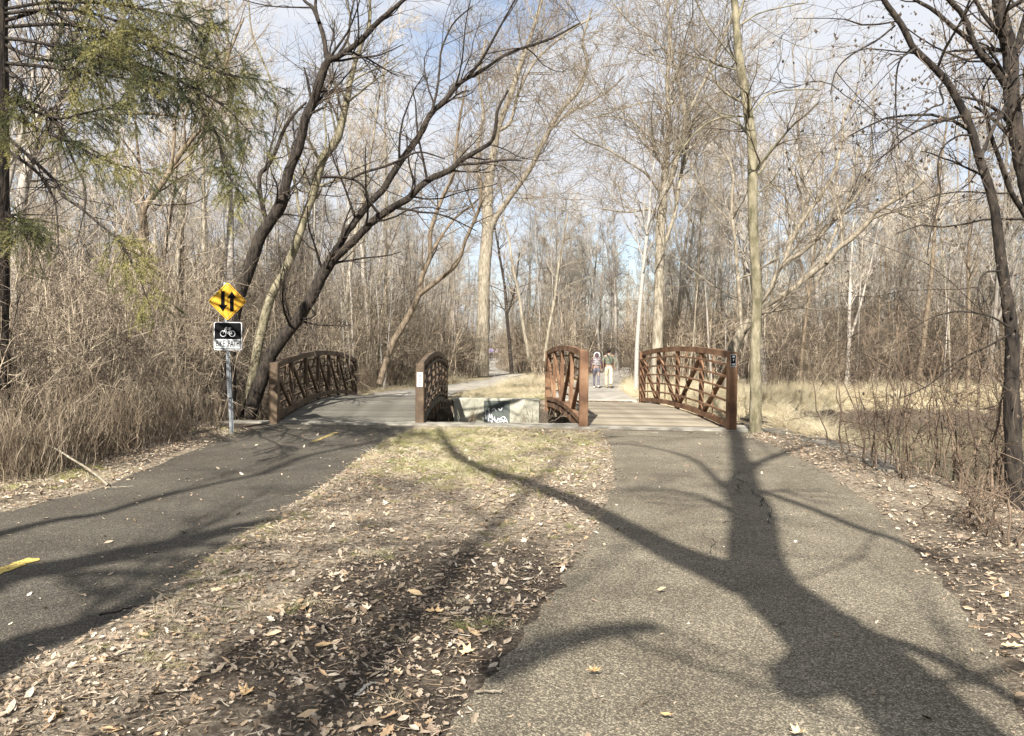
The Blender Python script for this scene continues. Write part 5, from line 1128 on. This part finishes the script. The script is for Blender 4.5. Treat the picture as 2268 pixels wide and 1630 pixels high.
# straw and grass tufts
def tuft(seed, n, h, spread, m, bend, w0=.0025):
    g = np.random.default_rng(seed); A = []; RA = []
    for _ in range(n):
        a_ = g.random()*6.28; d = np.array((math.cos(a_), math.sin(a_))); hh = h*(.5+.6*g.random()); b = d*spread*g.random()*.4; bd = bend*(.4+g.random()); t = np.linspace(0, 1, 4)
        q = np.stack([b[0]+d[0]*bd*hh*t**1.6, b[1]+d[1]*bd*hh*t**1.6, hh*t*(1-.45*min(bd, 1.6)*t*t*.6)], -1); A.append(q); RA.append(w0*np.array((1, .9, .6, .2)))
    V, F = tubes(np.stack(A), np.stack(RA), 3); return mesh_from('tuft', V, F, m)
straws = lib('straw', [tuft(1, 26, .42, .25, M['straw'], 1.3), tuft(2, 30, .32, .3, M['straw'], 2.0), tuft(3, 22, .65, .25, M['straw'], .6), tuft(4, 30, .25, .35, M['straw'], 2.6)])
def straw_ok(x, y):
    z = terr(x, y); k = (z > -.45) & ~onpath(x, y, .12) & ~((y > 13.1) & (y < 22.0) & (x > -5.8) & (x < 4.95))
    a_ = (x > 4.95) & (y > 12.2) & (y < 33); b_ = (x > -5) & (x < 8) & (y > 22.1) & (y < 50)
    return k & (a_ | b_)
x, y = rand_pts(7500, lambda g, y: -5+25*g.random(len(y)), lambda g, n: 12.2+26*g.random(n), straw_ok, 700); n = len(x); g = np.random.default_rng(701)
low = (x < 4.2) & (y < 31); idx_ = np.where(low, 3, g.integers(0, 4, n)); sc_ = np.where(low, .25+.35*g.random(n), .5+.65*g.random(n))
scatter('straw_grass', np.c_[x, y, terr(x, y)-.01], np.c_[g.normal(size=(n, 2))*.3, g.random(n)*6.28], sc_, idx_, straws, 'matted pale straw grass covering the creek banks and far median', 'dry grass')
grn = lib('green_tuft', [tuft(11, 26, .07, .16, M['grass'], 1.4, .0016), tuft(12, 30, .05, .2, M['grass'], 2.0, .0016), tuft(13, 24, .07, .2, M['straw'], 2.2, .0014)])
g = np.random.default_rng(710)
def gpatch(cx, cy, sx, sy, n): return np.c_[cx+g.normal(size=n)*sx, cy+g.normal(size=n)*sy]
pp = np.vstack([gpatch(-1.3, 11.8, .55, 1.1, 900), gpatch(-.5, 8.9, .6, .9, 500), gpatch(.3, 11.6, .7, 1.0, 400), gpatch(*g2(840, 1242), .10, .06, 16), gpatch(*g2(640, 1352), .12, .06, 22), gpatch(*g2(560, 1170), .3, .3, 90), gpatch(*g2(1060, 1400), .06, .04, 8), gpatch(*g2(160, 1060), .3, .2, 60), gpatch(*g2(560, 962), .4, .15, 90), gpatch(-4.9, 6.2, .15, .6, 120), gpatch(-2.3, 6, .35, 1.4, 160), gpatch(-1.9, 4.2, .3, .5, 60), gpatch(-.2, 5.5, .7, 1.5, 90)])
k = ~onpath(pp[:, 0], pp[:, 1], .03) & (pp[:, 1] < 13.6); pp = pp[k]; n = len(pp); ix = np.where(g.random(n) < .45, 2, g.integers(0, 2, n)); near_ = np.where(pp[:, 1] < 7, .6, 1)
scatter('grass_tufts', np.c_[pp, terr(pp[:, 0], pp[:, 1])], np.c_[g.normal(size=(n, 2))*.2, g.random(n)*6.28], (.5+.6*g.random(n))*near_, ix, grn, 'short yellow-green grass growing on the median and verge', 'grass')
# dry stems growing at the far wall and ledge
for i, (lb, px, Y, h, n, sp) in enumerate([('thin dry stems in front of the graffiti wall on its left', 1040, 20.6, 1.25, 5, .5), ('thin dry stems in front of the wall right of the graffiti', 1165, 20.4, 1.2, 6, .5), ('wispy dry stems at the near ledge by the rusty post', 1200, 15.0, 1.2, 3, .4)]):
    x = P(px, 900, Y).x; o = link('dry_plant', shrub_mesh(560+i, h, n, sp, 'stalk', .004, r0_=.008)); o.location = (x, Y, -1.2 if i < 2 else -.9); tag(o, lb, 'plant')
